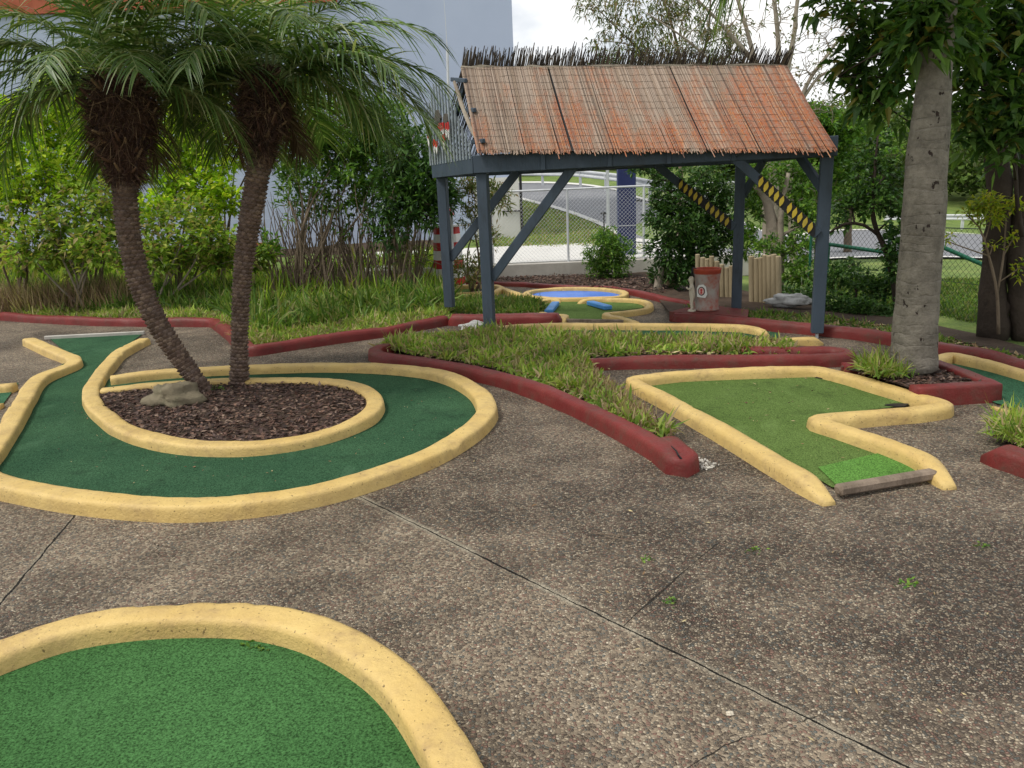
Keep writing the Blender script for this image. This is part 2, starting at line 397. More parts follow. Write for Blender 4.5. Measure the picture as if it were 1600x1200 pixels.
MAT['bark_pale'] = painted('pale_bark', (.24, .2, .16), (.32, .28, .22), (.10, .08, .06), rough=0.9, bscale=40, bs_=0.5, dscale=9)
MAT['palm_scale'] = island('palm_trunk_scales', [(.17, .115, .085), (.13, .085, .065), (.21, .15, .11), (.11, .072, .052), (.155, .11, .09)], nscale=25, bs_=0.5)
MAT['fibre'] = island('palm_fibre', [(.045, .019, .012), (.07, .03, .018), (.025, .012, .009), (.11, .055, .03), (.20, .13, .07), (.05, .022, .014)], nscale=15)
MAT['concrete'] = painted('weathered_concrete', (.38, .36, .32), (.46, .44, .40), (.22, .20, .17), rough=0.9, bscale=30, bs_=0.3, dscale=2)
MAT['concrete_lt'] = painted('pale_concrete', (.58, .57, .54), (.64, .63, .60), (.45, .44, .41), rough=0.9, bscale=30, bs_=0.15, dscale=1.5)
MAT['asphalt'] = painted('road_asphalt', (.17, .175, .19), (.20, .205, .22), (.14, .14, .15), rough=0.85, bscale=60, bs_=0.2, dscale=1)
MAT['galv'] = painted('galvanised_steel', (.50, .52, .54), (.58, .60, .62), (.38, .38, .38), rough=0.45, bs_=0.05)
MAT['wire'] = painted('fence_wire', (.55, .57, .58), (.6, .62, .62), (.45, .45, .45), rough=0.5, bs_=0.02)
MAT['wire_dark'] = painted('dark_fence_wire', (.03, .05, .04), (.04, .06, .05), (.05, .045, .04), rough=0.6, bs_=0.02)
MAT['green_steel'] = painted('green_painted_steel', (.01, .09, .05), (.015, .12, .07), (.01, .05, .03), rough=0.5, bs_=0.05)
MAT['navy'] = painted('navy_paint', (.018, .026, .09), (.024, .034, .11), (.02, .02, .05), rough=0.4, bs_=0.05)
MAT['stripe_red'] = painted('bright_red_paint', (.50, .025, .025), (.42, .03, .03), (.28, .04, .03), rough=0.5, bs_=0.1)
MAT['stripe_white'] = painted('white_paint', (.74, .74, .72), (.68, .68, .66), (.45, .45, .42), rough=0.55, bs_=0.1)
MAT['diamond'] = painted('yellow_diamond_paint', (.58, .42, .04), (.5, .38, .05), (.3, .22, .05), rough=0.5, bs_=0.1)
MAT['black'] = painted('black_paint', (.012, .012, .014), (.018, .018, .02), (.03, .028, .025), rough=0.6, bs_=0.1)
MAT['mask'] = painted('charcoal_carved_wood', (.075, .068, .055), (.095, .085, .07), (.04, .035, .03), rough=0.7, bs_=0.3)
MAT['log'] = painted('weathered_pine_logs', (.27, .215, .13), (.34, .28, .18), (.12, .10, .06), rough=0.85, bs_=0.4, scale=(1, 1, 0.2), damt=(0.45, 0.7))
MAT['timber'] = painted('grey_weathered_timber', (.20, .155, .115), (.27, .21, .16), (.10, .075, .055), rough=0.85, bs_=0.6, scale=(3, 1, 1), damt=(0.42, 0.66))
MAT['rust'] = painted('rusty_drum_paint', (.36, .34, .31), (.30, .20, .17), (.33, .075, .045), rough=0.6, bs_=0.3, dscale=6, damt=(0.44, 0.6))
MAT['rust_red'] = painted('orange_red_rim', (.42, .07, .03), (.35, .06, .04), (.2, .06, .04), rough=0.55, bs_=0.3)
MAT['statue'] = painted('cream_cast_stone', (.52, .46, .36), (.6, .55, .45), (.25, .2, .14), rough=0.8, bs_=0.3)
MAT['rock'] = painted('mossy_rock', (.15, .125, .085), (.21, .18, .12), (.055, .065, .03), rough=0.9, bscale=14, bs_=0.9, dscale=7)
MAT['white_rock'] = painted('whitish_rock', (.36, .36, .35), (.46, .46, .45), (.10, .10, .09), rough=0.9, bscale=14, bs_=0.9, dscale=14)
MAT['white_dust'] = painted('white_dust', (.5, .47, .42), (.6, .57, .5), (.3, .27, .22), rough=0.9)
MAT['brick_red'] = painted('brick_red_plinth', (.32, .08, .04), (.38, .11, .06), (.2, .07, .05), rough=0.8)
MAT['lawn'] = None

def make_wall_mat():
    m, nt, bs, _ = newmat('blue_grey_blockwork'); v = coord(nt)
    sx = nt.nodes.new('ShaderNodeSeparateXYZ'); L_(nt, v, sx.inputs[0])
    fr = mth(nt, 'FRACT', mth(nt, 'DIVIDE', sx.outputs[2], 0.26)); line = mth(nt, 'LESS_THAN', fr, 0.05)
    left = mth(nt, 'LESS_THAN', sx.outputs[0], -4.0)
    base = mixc(nt, ramp(nt, nz(nt, v, 0.5, 4), [(0.35, 0), (0.65, 1)]), (.36, .42, .56), (.40, .46, .60))
    col = mixc(nt, mth(nt, 'MULTIPLY', mth(nt, 'MULTIPLY', line, left), 0.45), base, (.55, .60, .70))
    L_(nt, col, bs.inputs['Base Color']); bs.inputs['Roughness'].default_value = 0.75
    bump(nt, bs, nz(nt, v, 30, 4), 0.1, 0.01); return m
MAT['wall'] = make_wall_mat()
def make_lawn_mat():
    m, nt, bs, _ = newmat('mown_lawn'); v = coord(nt)
    col = ramp(nt, nz(nt, v, 1.3, 6, 0.7), [(0.3, (.075, .12, .022)), (0.5, (.12, .185, .03)), (0.7, (.21, .25, .06))])
    col = mixc(nt, 1.0, col, ramp(nt, nz(nt, v, 30, 3, 0.7), [(0.3, 0.6), (0.7, 1.35)]), 'MULTIPLY')
    L_(nt, col, bs.inputs['Base Color']); bs.inputs['Roughness'].default_value = 0.95
    bump(nt, bs, nz(nt, v, 40, 4), 0.8, 0.03); return m
MAT['lawn'] = make_lawn_mat()
def make_reed_mat(name='thatch_reeds', dark=False):
    m, nt, bs, _ = newmat(name); v = coord(nt)
    g = nt.nodes.new('ShaderNodeNewGeometry').outputs['Random Per Island']
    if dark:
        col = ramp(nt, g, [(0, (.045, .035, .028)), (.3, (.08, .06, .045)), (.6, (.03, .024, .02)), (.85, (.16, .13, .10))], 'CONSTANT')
    else:
        grey = ramp(nt, g, [(0, (.24, .185, .145)), (.2, (.31, .25, .20)), (.4, (.19, .15, .115)), (.6, (.36, .29, .23)), (.8, (.27, .205, .15)), (.92, (.12, .09, .07))], 'CONSTANT')
        rust = ramp(nt, g, [(0, (.40, .12, .04)), (.25, (.31, .10, .045)), (.5, (.43, .16, .05)), (.75, (.29, .11, .06)), (.9, (.17, .07, .045))], 'CONSTANT')
        sx = nt.nodes.new('ShaderNodeSeparateXYZ'); L_(nt, v, sx.inputs[0])
        # lichen and rust-coloured weathering, stronger towards the right-hand eave
        k = mth(nt, 'ADD', nz(nt, coord(nt, (2.6, .7, .7)), 1.3, 6, 0.7), mth(nt, 'MULTIPLY', mth(nt, 'SUBTRACT', sx.outputs[0], .6), 0.035))
        k = mth(nt, 'SUBTRACT', k, mth(nt, 'MULTIPLY', mth(nt, 'SUBTRACT', sx.outputs[2], 2.5), 0.16))
        f = ramp(nt, k, [(0.45, 0.06), (0.62, .95)])
        f = mth(nt, 'MULTIPLY', f, ramp(nt, nz(nt, coord(nt, (1, 1, 1)), 28, 3, 0.7), [(0.35, 0.3), (0.6, 1)]))
        col = mixc(nt, f, grey, rust)
        wh = ramp(nt, nz(nt, v, 45, 2), [(0.72, 0), (0.76, 0.8)]); col = mixc(nt, wh, col, (.55, .52, .46))
    L_(nt, col, bs.inputs['Base Color']); bs.inputs['Roughness'].default_value = 0.85
    bump(nt, bs, nz(nt, v, 90, 3), 0.4, 0.006); return m
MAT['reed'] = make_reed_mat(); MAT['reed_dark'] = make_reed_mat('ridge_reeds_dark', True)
def make_coco_mat():
    m, nt, bs, _ = newmat('ringed_palm_bark'); v = coord(nt)
    sx = nt.nodes.new('ShaderNodeSeparateXYZ'); L_(nt, v, sx.inputs[0])
    zz = mth(nt, 'ADD', sx.outputs[2], mth(nt, 'ADD', mth(nt, 'MULTIPLY', nz(nt, v, 5, 4), 0.10), mth(nt, 'MULTIPLY', nz(nt, coord(nt, (.2, .2, 1)), 3.5, 2), 0.30)))
    w = mth(nt, 'FRACT', mth(nt, 'MULTIPLY', zz, 11.0)); ring = mth(nt, 'MULTIPLY', ramp(nt, w, [(0, .8), (0.10, 0.3), (0.4, 0), (0.88, 0), (1, .8)]), ramp(nt, nz(nt, v, 7, 4, .7), [(.38, .05), (.6, 1)]))
    base = mixc(nt, ramp(nt, nz(nt, v, 6, 6, 0.75), [(0.35, 0), (0.65, 1)]), (.10, .088, .07), (.24, .215, .175))
    col = mixc(nt, mth(nt, 'MULTIPLY', ring, 0.4), base, (.075, .062, .05))
    pit = ramp(nt, nz(nt, coord(nt, (1.3, 1.3, 0.8)), 12, 3, 0.55), [(0.645, 0), (0.675, 1)])
    pz = ramp(nt, sx.outputs[2], [(0.2, 0), (0.24, 1)])
    col = mixc(nt, mth(nt, 'MULTIPLY', pit, pz), col, (.025, .014, .01))
    L_(nt, col, bs.inputs['Base Color']); bs.inputs['Roughness'].default_value = 0.9
    h = mth(nt, 'SUBTRACT', mth(nt, 'MULTIPLY', nz(nt, v, 45, 4), 0.6), mth(nt, 'ADD', mth(nt, 'MULTIPLY', ring, 0.5), pit))
    bump(nt, bs, h, 0.8, 0.02); return m
MAT['coco'] = make_coco_mat()

# ------------------------------------------------------------------ curves
def catmull(pts, closed=False, step=0.06):
    pts = [Vector(p) for p in pts]; n = len(pts); out = []
    segs = n if closed else n - 1
    for i in range(segs):
        p1, p2 = pts[i], pts[(i + 1) % n]
        p0 = pts[(i - 1) % n] if (closed or i > 0) else p1 + (p1 - p2)
        p3 = pts[(i + 2) % n] if (closed or i + 2 < n) else p2 + (p2 - p1)
        t0 = 0; t1 = t0 + max((p1 - p0).length, 1e-4) ** .5; t2 = t1 + max((p2 - p1).length, 1e-4) ** .5; t3 = t2 + max((p3 - p2).length, 1e-4) ** .5
        k = max(1, int((p2 - p1).length / step))
        for j in range(k):
            t = t1 + (t2 - t1) * j / k
            A1 = p0 * ((t1 - t) / (t1 - t0)) + p1 * ((t - t0) / (t1 - t0)); A2 = p1 * ((t2 - t) / (t2 - t1)) + p2 * ((t - t1) / (t2 - t1))
            A3 = p2 * ((t3 - t) / (t3 - t2)) + p3 * ((t - t2) / (t3 - t2))
            B1 = A1 * ((t2 - t) / (t2 - t0)) + A2 * ((t - t0) / (t2 - t0)); B2 = A2 * ((t3 - t) / (t3 - t1)) + A3 * ((t - t1) / (t3 - t1))
            out.append(B1 * ((t2 - t) / (t2 - t1)) + B2 * ((t - t1) / (t2 - t1)))
    if not closed: out.append(pts[-1])
    return out
def densify(pts, closed=False, step=0.06, smooth=2):
    pts = [Vector(p) for p in pts]; out = []; n = len(pts)
    for i in range(n if closed else n - 1):
        a, b = pts[i], pts[(i + 1) % n]; k = max(1, int((b - a).length / step))
        out += [a + (b - a) * (j / k) for j in range(k)]
    if not closed: out.append(pts[-1])
    for _ in range(smooth):
        m = len(out)
        out = [out[i] if (not closed and i in (0, m - 1)) else out[(i - 1) % m] * .25 + out[i] * .5 + out[(i + 1) % m] * .25 for i in range(m)]
    return out
def kerb(mb, line, w=0.15, h=0.09, closed=False, taper=(0.1, 0.1), z0=-0.01, rnd=0.3, wob=0.006):
    """hand-trowelled kerb swept along the line (points at its centre)"""
    line = [Vector((p[0], p[1], 0)) for p in line]; m = len(line)
    s = [0.0]
    for i in range(1, m): s.append(s[-1] + (line[i] - line[i - 1]).length)
    tot = s[-1]; vs = []
    r = min(w, h) * rnd
    prof = [(-w / 2 - 0.004, 0), (-w / 2, h * 0.35), (-w / 2 + .002, h - r - .012), (-w / 2 + 0.004, h - r), (-w / 2 + r * 0.3, h - r * 0.3), (-w / 2 + r, h), (-w / 2 + r + .014, h + .001), (0, h + 0.003),
            (w / 2 - r - .014, h + .001), (w / 2 - r, h), (w / 2 - r * 0.3, h - r * 0.3), (w / 2 - 0.004, h - r), (w / 2 - .002, h - r - .012), (w / 2, h * 0.35), (w / 2 + 0.004, 0)]
    n = len(prof)
    for i, p in enumerate(line):
        a = line[(i - 1) % m] if closed else line[max(i - 1, 0)]; b = line[(i + 1) % m] if closed else line[min(i + 1, m - 1)]
        d = (b - a); d.normalize(); nn = Vector((-d.y, d.x, 0))
        k = 1.0; kw = 1.0
        if not closed:
            if taper[0] and s[i] < taper[0]: q = s[i] / taper[0]; k *= 0.35 + 0.65 * math.sin(q * math.pi / 2); kw = min(kw, 0.55 + 0.45 * math.sin(q * math.pi / 2))
            if taper[1] and tot - s[i] < taper[1]: q = (tot - s[i]) / taper[1]; k *= 0.35 + 0.65 * math.sin(q * math.pi / 2); kw = min(kw, 0.55 + 0.45 * math.sin(q * math.pi / 2))
        for (o, z) in prof:
            q = p + nn * (o * kw)
            dz = mnoise.noise(Vector((q.x * 2.2, q.y * 2.2, 0.3))) * wob * 1.6 + mnoise.noise(Vector((q.x * 14, q.y * 14, z * 9))) * wob * 0.7 - (max(0, mnoise.noise(Vector((q.x * 5, q.y * 5, 7))) - .38) * .09 if abs(o) > w * .3 else 0)
            do = mnoise.noise(Vector((q.x * 3.1, q.y * 3.1, 5 + o))) * wob
            vs.append(q + nn * do + Vector((0, 0, z0 + z * k + (dz if z > h * 0.2 else 0))))
    fs = []
    for i in range(m if closed else m - 1):
        j = (i + 1) % m
        for k in range(n - 1): fs.append((i * n + k, j * n + k, j * n + k + 1, i * n + k + 1))
    if not closed: fs += [tuple(range(n)), tuple(range((m - 1) * n, m * n))[::-1]]
    mb.add(vs, fs)
def inpoly(x, y, poly):
    c = False; n = len(poly); j = n - 1
    for i in range(n):
        xi, yi = poly[i][0], poly[i][1]; xj, yj = poly[j][0], poly[j][1]
        if (yi > y) != (yj > y) and x < (xj - xi) * (y - yi) / (yj - yi) + xi: c = not c
        j = i
    return c
def scatter(poly, n, r=random):
    xs = [p[0] for p in poly]; ys = [p[1] for p in poly]; out = []; t = 0
    while len(out) < n and t < n * 60:
        t += 1; x = r.uniform(min(xs), max(xs)); y = r.uniform(min(ys), max(ys))
        if inpoly(x, y, poly): out.append((x, y))
    return out
def GL(lst, z=0.0): return [G(a, b, z) for a, b in lst]

# ------------------------------------------------------------------ land
def build_land():
    xs = np.concatenate([np.linspace(-220, -30, 14), np.linspace(-26, 46, 91), np.linspace(52, 260, 16)])
    ys = np.concatenate([[-120, -40, -12], np.linspace(-6, 11.4, 8), np.linspace(11.6, 15.38, 8), [15.46], np.linspace(15.8, 48, 60), np.linspace(50, 130, 30), [160, 260, 600]])
    V = [(x, y, T(x, y) if y > 0 else -0.03) for y in ys for x in xs]; nx = len(xs)
    Fc = [(j * nx + i, j * nx + i + 1, (j + 1) * nx + i + 1, (j + 1) * nx + i) for j in range(len(ys) - 1) for i in range(nx - 1)]
    mb = MB(); mb.add(V, Fc); mb.build('ground', MAT['lawn'], smooth=True, kind='structure')
build_land()

LEFT_KERB = GL([(-420, 486), (-200, 484), (-60, 484), (60, 492), (150, 496), (250, 497), (335, 497)], 0.12)
LEFT_KERB += GL([(352, 508), (392, 540)], 0.12)
LEFT_KERB += GL([(450, 531), (530, 520), (600, 511), (660, 500), (700, 493)], 0.12)
LEFT_KERB2 = GL([(700, 494), (760, 493), (820, 492), (878, 492)], 0.12)
RIGHT_KERB = GL([(1050, 487), (1100, 490), (1150, 496), (1240, 503), (1340, 512), (1395, 520), (1475, 536), (1540, 547), (1600, 564), (1750, 600), (2000, 665)], 0.12)
POND_KERB = GL([(715, 439), (770, 440), (820, 441), (870, 445), (910, 447), (955, 447), (1000, 455), (1040, 464), (1092, 474)], 0.08)

pp = GL([(-420, 486), (-60, 484), (150, 496), (335, 498), (355, 510), (392, 542), (530, 522), (700, 495), (735, 470), (715, 440), (770, 440), (870, 446), (955, 448), (1040, 466), (1100, 477), (1150, 497), (1395, 521), (1475, 537), (1600, 566), (2000, 666)])
mb = MB(); mb.poly([Vector((-12, 5, 0)), Vector((-12, -4, 0)), Vector((12, -4, 0)), Vector((12, 2.0, 0))][::1] + [] if False else
                   [*pp, Vector((12, 3, 0)), Vector((12, -4, 0)), Vector((-12, -4, 0)), Vector((-12, 9, 0))], 0.0)
mb.build('path', MAT['path'], kind='structure')

def strip_sheet(name, front, back, m, rows=6, z0=0.05, z1=None, hump=0.0, **kw):
    """soil sheet from a front line to a back line"""
    n = len(front); V = []; Fc = []
    for j in range(rows + 1):
        t = j / rows
        for i in range(n):
            a, b = Vector(front[i][:2]), Vector(back[i][:2]); q = a.lerp(b, t)
            zb = z1 if z1 is not None else T(q.x, q.y) + 0.05
            z = z0 * (1 - t) + zb * t + hump * math.sin(t * math.pi) + 0.02 * mnoise.noise(Vector((q.x * 2, q.y * 2, 0)))
            V.append((q.x, q.y, z))
    for j in range(rows):
        for i in range(n - 1): Fc.append((j * n + i, j * n + i + 1, (j + 1) * n + i + 1, (j + 1) * n + i))
    mb = MB(); mb.add(V, Fc); return mb.build(name, m, smooth=True, kind='structure', **kw)
lk = densify(LEFT_KERB, step=0.4, smooth=0)
strip_sheet('garden_soil', lk, [(p.x * 1.62 - 0.2, 20.45) for p in lk], MAT['soil'], rows=14, z0=0.07)
pk = densify(POND_KERB, step=0.4, smooth=0)
strip_sheet('garden_soil', pk, [(p.x + 0.1, 15.36) for p in pk], MAT['soil'], rows=6, z0=0.05, z1=0.05)
rk = densify(RIGHT_KERB, step=0.4, smooth=0)
strip_sheet('garden_soil', rk, [(p.x * 1.05 + .3, p.y + (4.2 if p.x < 3.6 else 1.4 if p.x > 4.6 else 2.6)) for p in rk], MAT['soil'], rows=4, z0=0.07, z1=0.0)
l2 = densify(LEFT_KERB2, step=0.3, smooth=0)
strip_sheet('garden_soil', l2, [(p.x, p.y + (1.0 if i < len(l2) - 2 else 0.35)) for i, p in enumerate(l2)], MAT['soil'], rows=3, z0=0.06, z1=0.05)

# road, driveway, kerbs of the road
def ribbon(name, A, B, dz, m, step=0.8, sub=4, **kw):
    A = catmull(A, step=step)
    Bl = catmull(B, step=step)
    n = 40
    def res(L):
        s = [0]
        for i in range(1, len(L)): s.append(s[-1] + (L[i] - L[i - 1]).length)
        out = []
        for k in range(n + 1):
            t = s[-1] * k / n; i = max(0, min(len(L) - 2, int(np.searchsorted(s, t)) - 1)); f = (t - s[i]) / max(s[i + 1] - s[i], 1e-6)
            out.append(L[i].lerp(L[i + 1], f))
        return out
    A, Bl = res(A), res(Bl); V = []; Fc = []
    for i in range(n + 1):
        for j in range(sub + 1):
            q = A[i].lerp(Bl[i], j / sub); V.append((q.x, q.y, T(q.x, q.y) + dz))
    for i in range(n):
        for j in range(sub): Fc.append((i * (sub + 1) + j, (i + 1) * (sub + 1) + j, (i + 1) * (sub + 1) + j + 1, i * (sub + 1) + j + 1))
    mb = MB(); mb.add(V, Fc); return mb.build(name, m, smooth=True, kind='structure', **kw)
near = [GT(a, b) for a, b in [(700, 286), (760, 298), (815, 311), (880, 328), (940, 350), (1015, 380), (1130, 398), (1320, 404), (1500, 404), (1620, 412), (1800, 425)]]
far = [GT(a, b) for a, b in [(700, 282), (760, 288), (830, 287), (900, 290), (965, 300), (1030, 318), (1150, 345), (1320, 361), (1500, 366), (1620, 370), (1800, 374)]]
ribbon('road', near, far, 0.03, MAT['asphalt'])
nearo = [p + Vector((-0.15, -0.55, 0)) for p in near]
ribbon('road_kerb', near, nearo, 0.06, MAT['concrete_lt'], sub=1)
faro = [p + Vector((0.1, 1.0, 0)) for p in far]
ribbon('road_shoulder', far, faro, 0.05, MAT['concrete_lt'], sub=1)
mb = MB()
dx = np.linspace(-3.4, 4.4, 24)
V = []
for x in dx: V += [(x, 15.62, T(x, 15.7) + 0.02), (x, 17.2, T(x, 17.2) + 0.02), (x, 18.9 + 0.02 * x, T(x, 18.9) + 0.03)]
mb.add(V, [(3 * i + j, 3 * i + 3 + j, 3 * i + 4 + j, 3 * i + 1 + j) for i in range(len(dx) - 1) for j in (0, 1)])
mb.build('driveway', MAT['concrete_lt'], smooth=True, kind='structure')

# far hillside wood
def build_wood():
    mb = MB(); r = random.Random(5)
    spots = []
    for i in range(190):
        px = r.uniform(1220, 1700); Y = r.uniform(52, 125); a = (px - 800) / 1200
        spots.append((a * Y * 1.02, Y, r.uniform(1.8, 3.6)))
    for i in range(90):
        px = r.uniform(640, 1240); Y = r.uniform(46, 90); a = (px - 800) / 1200
        spots.append((a * Y, Y, r.uniform(1.2, 2.4)))
    for (x, y, s) in spots:
        z = T(x, y); H = s * 1.5; n = int(420 * (1.3 if y < 75 else 0.8))
        for l in range(6):
            c = np.array([x + r.uniform(-1, 1) * s, y + r.uniform(-1, 1) * s, z + H * r.uniform(0.35, 1.0)])
            k = n // 6; d = nrm(rng.normal(0, 1, (k, 3))); rad = s * 0.7
            Pp = c + d * rad * (rng.random((k, 1)) ** 0.4) * np.array([1.2, 1.2, 0.45])
            leaves(mb, Pp, rng.normal(0, 1, (k, 3)) + [0, 0, 0.5], rng.uniform(0.25, 0.5, k), rng.uniform(0.2, 0.4, k))
    mb.build('woodland', MAT['forest'], label='mass of green treetops covering the far hillside', cat='woodland', kind='stuff')
build_wood()

# ------------------------------------------------------------------ plants
def lump(px, py, Y, rpx, n, sq=1.0): 
    c = P(px, py, Y); return (c, rpx / F_PX * Y, n, sq)
def bez(a, b, r, sag=0.15, n=6):
    a = Vector(a); b = Vector(b); L = (b - a).length
    c = (a + b) / 2 + Vector((r.uniform(-1, 1), r.uniform(-1, 1), r.uniform(-0.3, 1))) * L * sag
    return [a * (1 - t) ** 2 + c * 2 * t * (1 - t) + b * t * t for t in [i / n for i in range(n + 1)]]
def plant(name, label, cat, base, trunks, lumps, leaf, m_leaf, m_bark, group=None, seed=1, twig=0.008, limb=0.03, twigs=0.5, trunkname='trunk', crown='foliage', bare=0, droop=0.25, dens=1.35):
    """trunks: [(points, radii)]; lumps: [(centre, radius, clusters, squash)]; leaf: (length, width, leaves per cluster)"""
    r = random.Random(seed)
    root = empty(name, base, label, cat, group)
    tb = MB(); allp = []
    for pts, rad in trunks:
        pts = [Vector(p) for p in pts]; line = catmull(pts, step=0.12)
        s = [i / (len(line) - 1) for i in range(len(line))]
        rr = [np.interp(t, np.linspace(0, 1, len(rad)), rad) for t in s]
        tb.tube(line, rr, 9, jitter=0.22); allp += [(p, q) for p, q in zip(line, rr)]
    lb = MB(); pos = []; dirs = []
    for (c, rad, n, sq) in lumps:
        n = int(n * dens)
        st, sr = min(allp, key=lambda a: (a[0] - c).length + 1.2 * max(0, a[0].z - c.z + 0.15))
        br = bez(st, c, r, 0.12, 7); r0 = min(sr * 0.7, limb)
        tb.tube(br, [r0 + (twig * 1.3 - r0) * t / 7 for t in range(8)], 6)
        for i in range(n):
            d = Vector((r.gauss(0, 1), r.gauss(0, 1), r.gauss(0, 1))); d.normalize()
            q = c + Vector((d.x, d.y, d.z * sq)) * rad * (r.random() ** 0.45)
            if i == 0: nodes = list(br[3:])
            if r.random() < twigs:
                s0 = min(nodes, key=lambda w_: (w_ - q).length + .25 * (w_ - br[4]).length); nodes.append(q)
                tb.tube(bez(s0, q, r, 0.15, 4), [twig, twig * .9, twig * .8, twig * .6, twig * .4], 4, cap=False)
            k = leaf[2]
            if i < n * bare: continue
            o = (q - c) * 0.6 + Vector((0, 0, 0.35 * rad)); o.normalize()
            for _ in range(k):
                v = Vector((r.gauss(0, 1), r.gauss(0, 1), r.gauss(0, 1))); v.normalize()
                v = v + o * 0.75; pos.append(q + v * leaf[0] * 0.15 + Vector((r.gauss(0, 1), r.gauss(0, 1), r.gauss(0, 1))) * leaf[0] * 0.3); dirs.append(v)
    tb.build(trunkname, m_bark, root, smooth=True)
    if pos:
        n = len(pos); leaves(lb, np.array(pos), np.array(dirs), leaf[0] * rng.uniform(0.75, 1.4, n), leaf[1] * rng.uniform(0.9, 1.5, n), 0.2, droop)
        lb.build(crown, m_leaf, root)
    return root
def stems(base, tips, r0, r1, seed=0):
    r = random.Random(seed); out = []
    for t in tips:
        a = Vector(base) + Vector((r.uniform(-.15, .15), r.uniform(-.1, .1), 0)); pts = bez(a, t, r, 0.18, 4)
        out.append((pts, [r0, r0 * .8, r1]))
    return out

# ---- pale green hedge shrubs in front of the building (left)
def hedge(px, Y, lab, m, seed, lumps, leaf=(0.105, 0.055, 9), ntip=6, base_py=None, group='shrubs along the building', bare=0.0, bark='bark', twigs=0.5, rad=0.022, dens=2.1):
    b = P(px, 400, Y); b.z = T(b.x, Y) + 0.03
    lm = [lump(*l) for l in lumps]
    tips = [l[0] for l in lm[:ntip]]
    return plant('shrub', lab, 'shrub', b, stems(b, [b.lerp(t, 0.8) for t in tips], rad, rad * 0.45, seed), lm, leaf, MAT[m], MAT[bark], group, seed, 0.005, 0.014, twigs, trunkname='stems', bare=bare, dens=dens)
hedge(25, 13.6, 'lime green shrub at the far left edge with pale stems', 'leaf_lime', 11,
      [(-40, 190, 13.6, 60, 70, .9), (30, 205, 13.5, 55, 75, .9), (80, 180, 13.8, 50, 60, .9), (10, 270, 13.2, 60, 60, .8), (75, 265, 13.4, 55, 50, .8), (-40, 300, 13.2, 60, 60, .8), (30, 325, 13.0, 45, 25, .8)])
hedge(135, 14.2, 'tall lime green shrub directly behind the fibrous leaning palm', 'leaf_lime', 12,
      [(100, 140, 14.4, 35, 55, 1), (140, 200, 14.2, 50, 60, .9), (110, 250, 14, 50, 45, .9), (165, 280, 14, 45, 40, .9), (90, 310, 13.8, 45, 25, .8), (190, 330, 13.8, 35, 15, .8)])
hedge(270, 14.0, 'bright yellow green shrub between the two leaning palms', 'leaf_lime', 13,
      [(285, 205, 14, 45, 60, .9), (260, 250, 13.9, 50, 70, .9), (320, 245, 14, 45, 65, .9), (295, 300, 13.8, 55, 60, .8), (345, 310, 13.8, 40, 45, .8), (250, 320, 13.6, 35, 30, .8)])
hedge(345, 14.8, 'yellow leaved shrub rising above the hedge behind the palm fronds', 'leaf_yellow', 14,
      [(330, 165, 14.8, 50, 60, .9), (370, 220, 14.8, 40, 40, .9), (450, 155, 14.8, 50, 60, .9), (300, 160, 15, 45, 45, .9)])
hedge(110, 12.9, 'sparse pale stemmed shrub with open branches at the left', 'leaf_lime2', 15,
      [(60, 330, 12.8, 40, 14, .9), (130, 320, 12.8, 45, 16, .9), (160, 300, 12.9, 40, 12, .9), (95, 370, 12.7, 45, 36, .8), (40, 390, 12.6, 45, 30, .8), (150, 385, 12.6, 45, 40, .8), (-20, 370, 12.8, 45, 30, .8), (180, 350, 13.2, 40, 36, .8), (100, 400, 14, 50, 40, .6)], bark='bark_pale', ntip=6)
hedge(225, 12.9, 'low leafy shrub with one bent pale branch right of the leaning palm', 'leaf_lime2', 16,
      [(250, 350, 12.9, 35, 16, .9), (300, 345, 12.9, 40, 26, .9), (240, 400, 12.6, 40, 34, .8), (330, 370, 12.8, 35, 34, .8), (290, 400, 13.6, 45, 40, .6), (345, 405, 13.2, 35, 36, .6), (400, 400, 13.2, 30, 22, .7)], bark='bark_pale')
hedge(450, 13.6, 'rosette leaved shrub with many bare stems right of the second palm', 'leaf_mid', 17,
      [(465, 225, 13.6, 35, 14, .9), (540, 200, 13.7, 50, 34, .9), (500, 235, 13.6, 40, 18, .9), (450, 275, 13.4, 25, 7, .9), (560, 250, 13.6, 45, 24, .9), (540, 290, 13.4, 30, 8, .9), (600, 290, 13.4, 30, 8, .9), (425, 385, 13.0, 20, 5, .9)], leaf=(0.14, 0.045, 10), ntip=8, rad=0.03)
hedge(530, 13.9, 'tangled shrub of crowded upright bare stems in the middle of the hedge', 'leaf_mid', 18,
      [(500, 300, 13.9, 60, 34, 1.0), (560, 310, 13.9, 60, 40, 1.0), (600, 240, 13.9, 50, 46, .9), (530, 190, 14, 55, 46, .8), (470, 320, 13.8, 40, 16, 1), (590, 190, 14, 55, 60, .8), (480, 190, 14.2, 50, 50, .8), (560, 250, 14.2, 60, 60, .9), (610, 280, 14.2, 45, 40, .9), (490, 260, 14.3, 50, 44, .9)], leaf=(0.11, 0.04, 7), ntip=5, twigs=0.9)
hedge(625, 13.3, 'glossy dark green shrub against the rear left shelter post', 'leaf_dark', 19,
      [(640, 235, 13.2, 45, 70, .9), (670, 285, 13.0, 40, 70, .9), (625, 300, 13.2, 45, 60, .9), (660, 330, 12.9, 35, 45, .9), (610, 350, 13.2, 40, 30, .9), (590, 200, 13.6, 45, 50, .8), (690, 310, 13.0, 22, 30, .9)], leaf=(0.12, 0.042, 9), ntip=6)
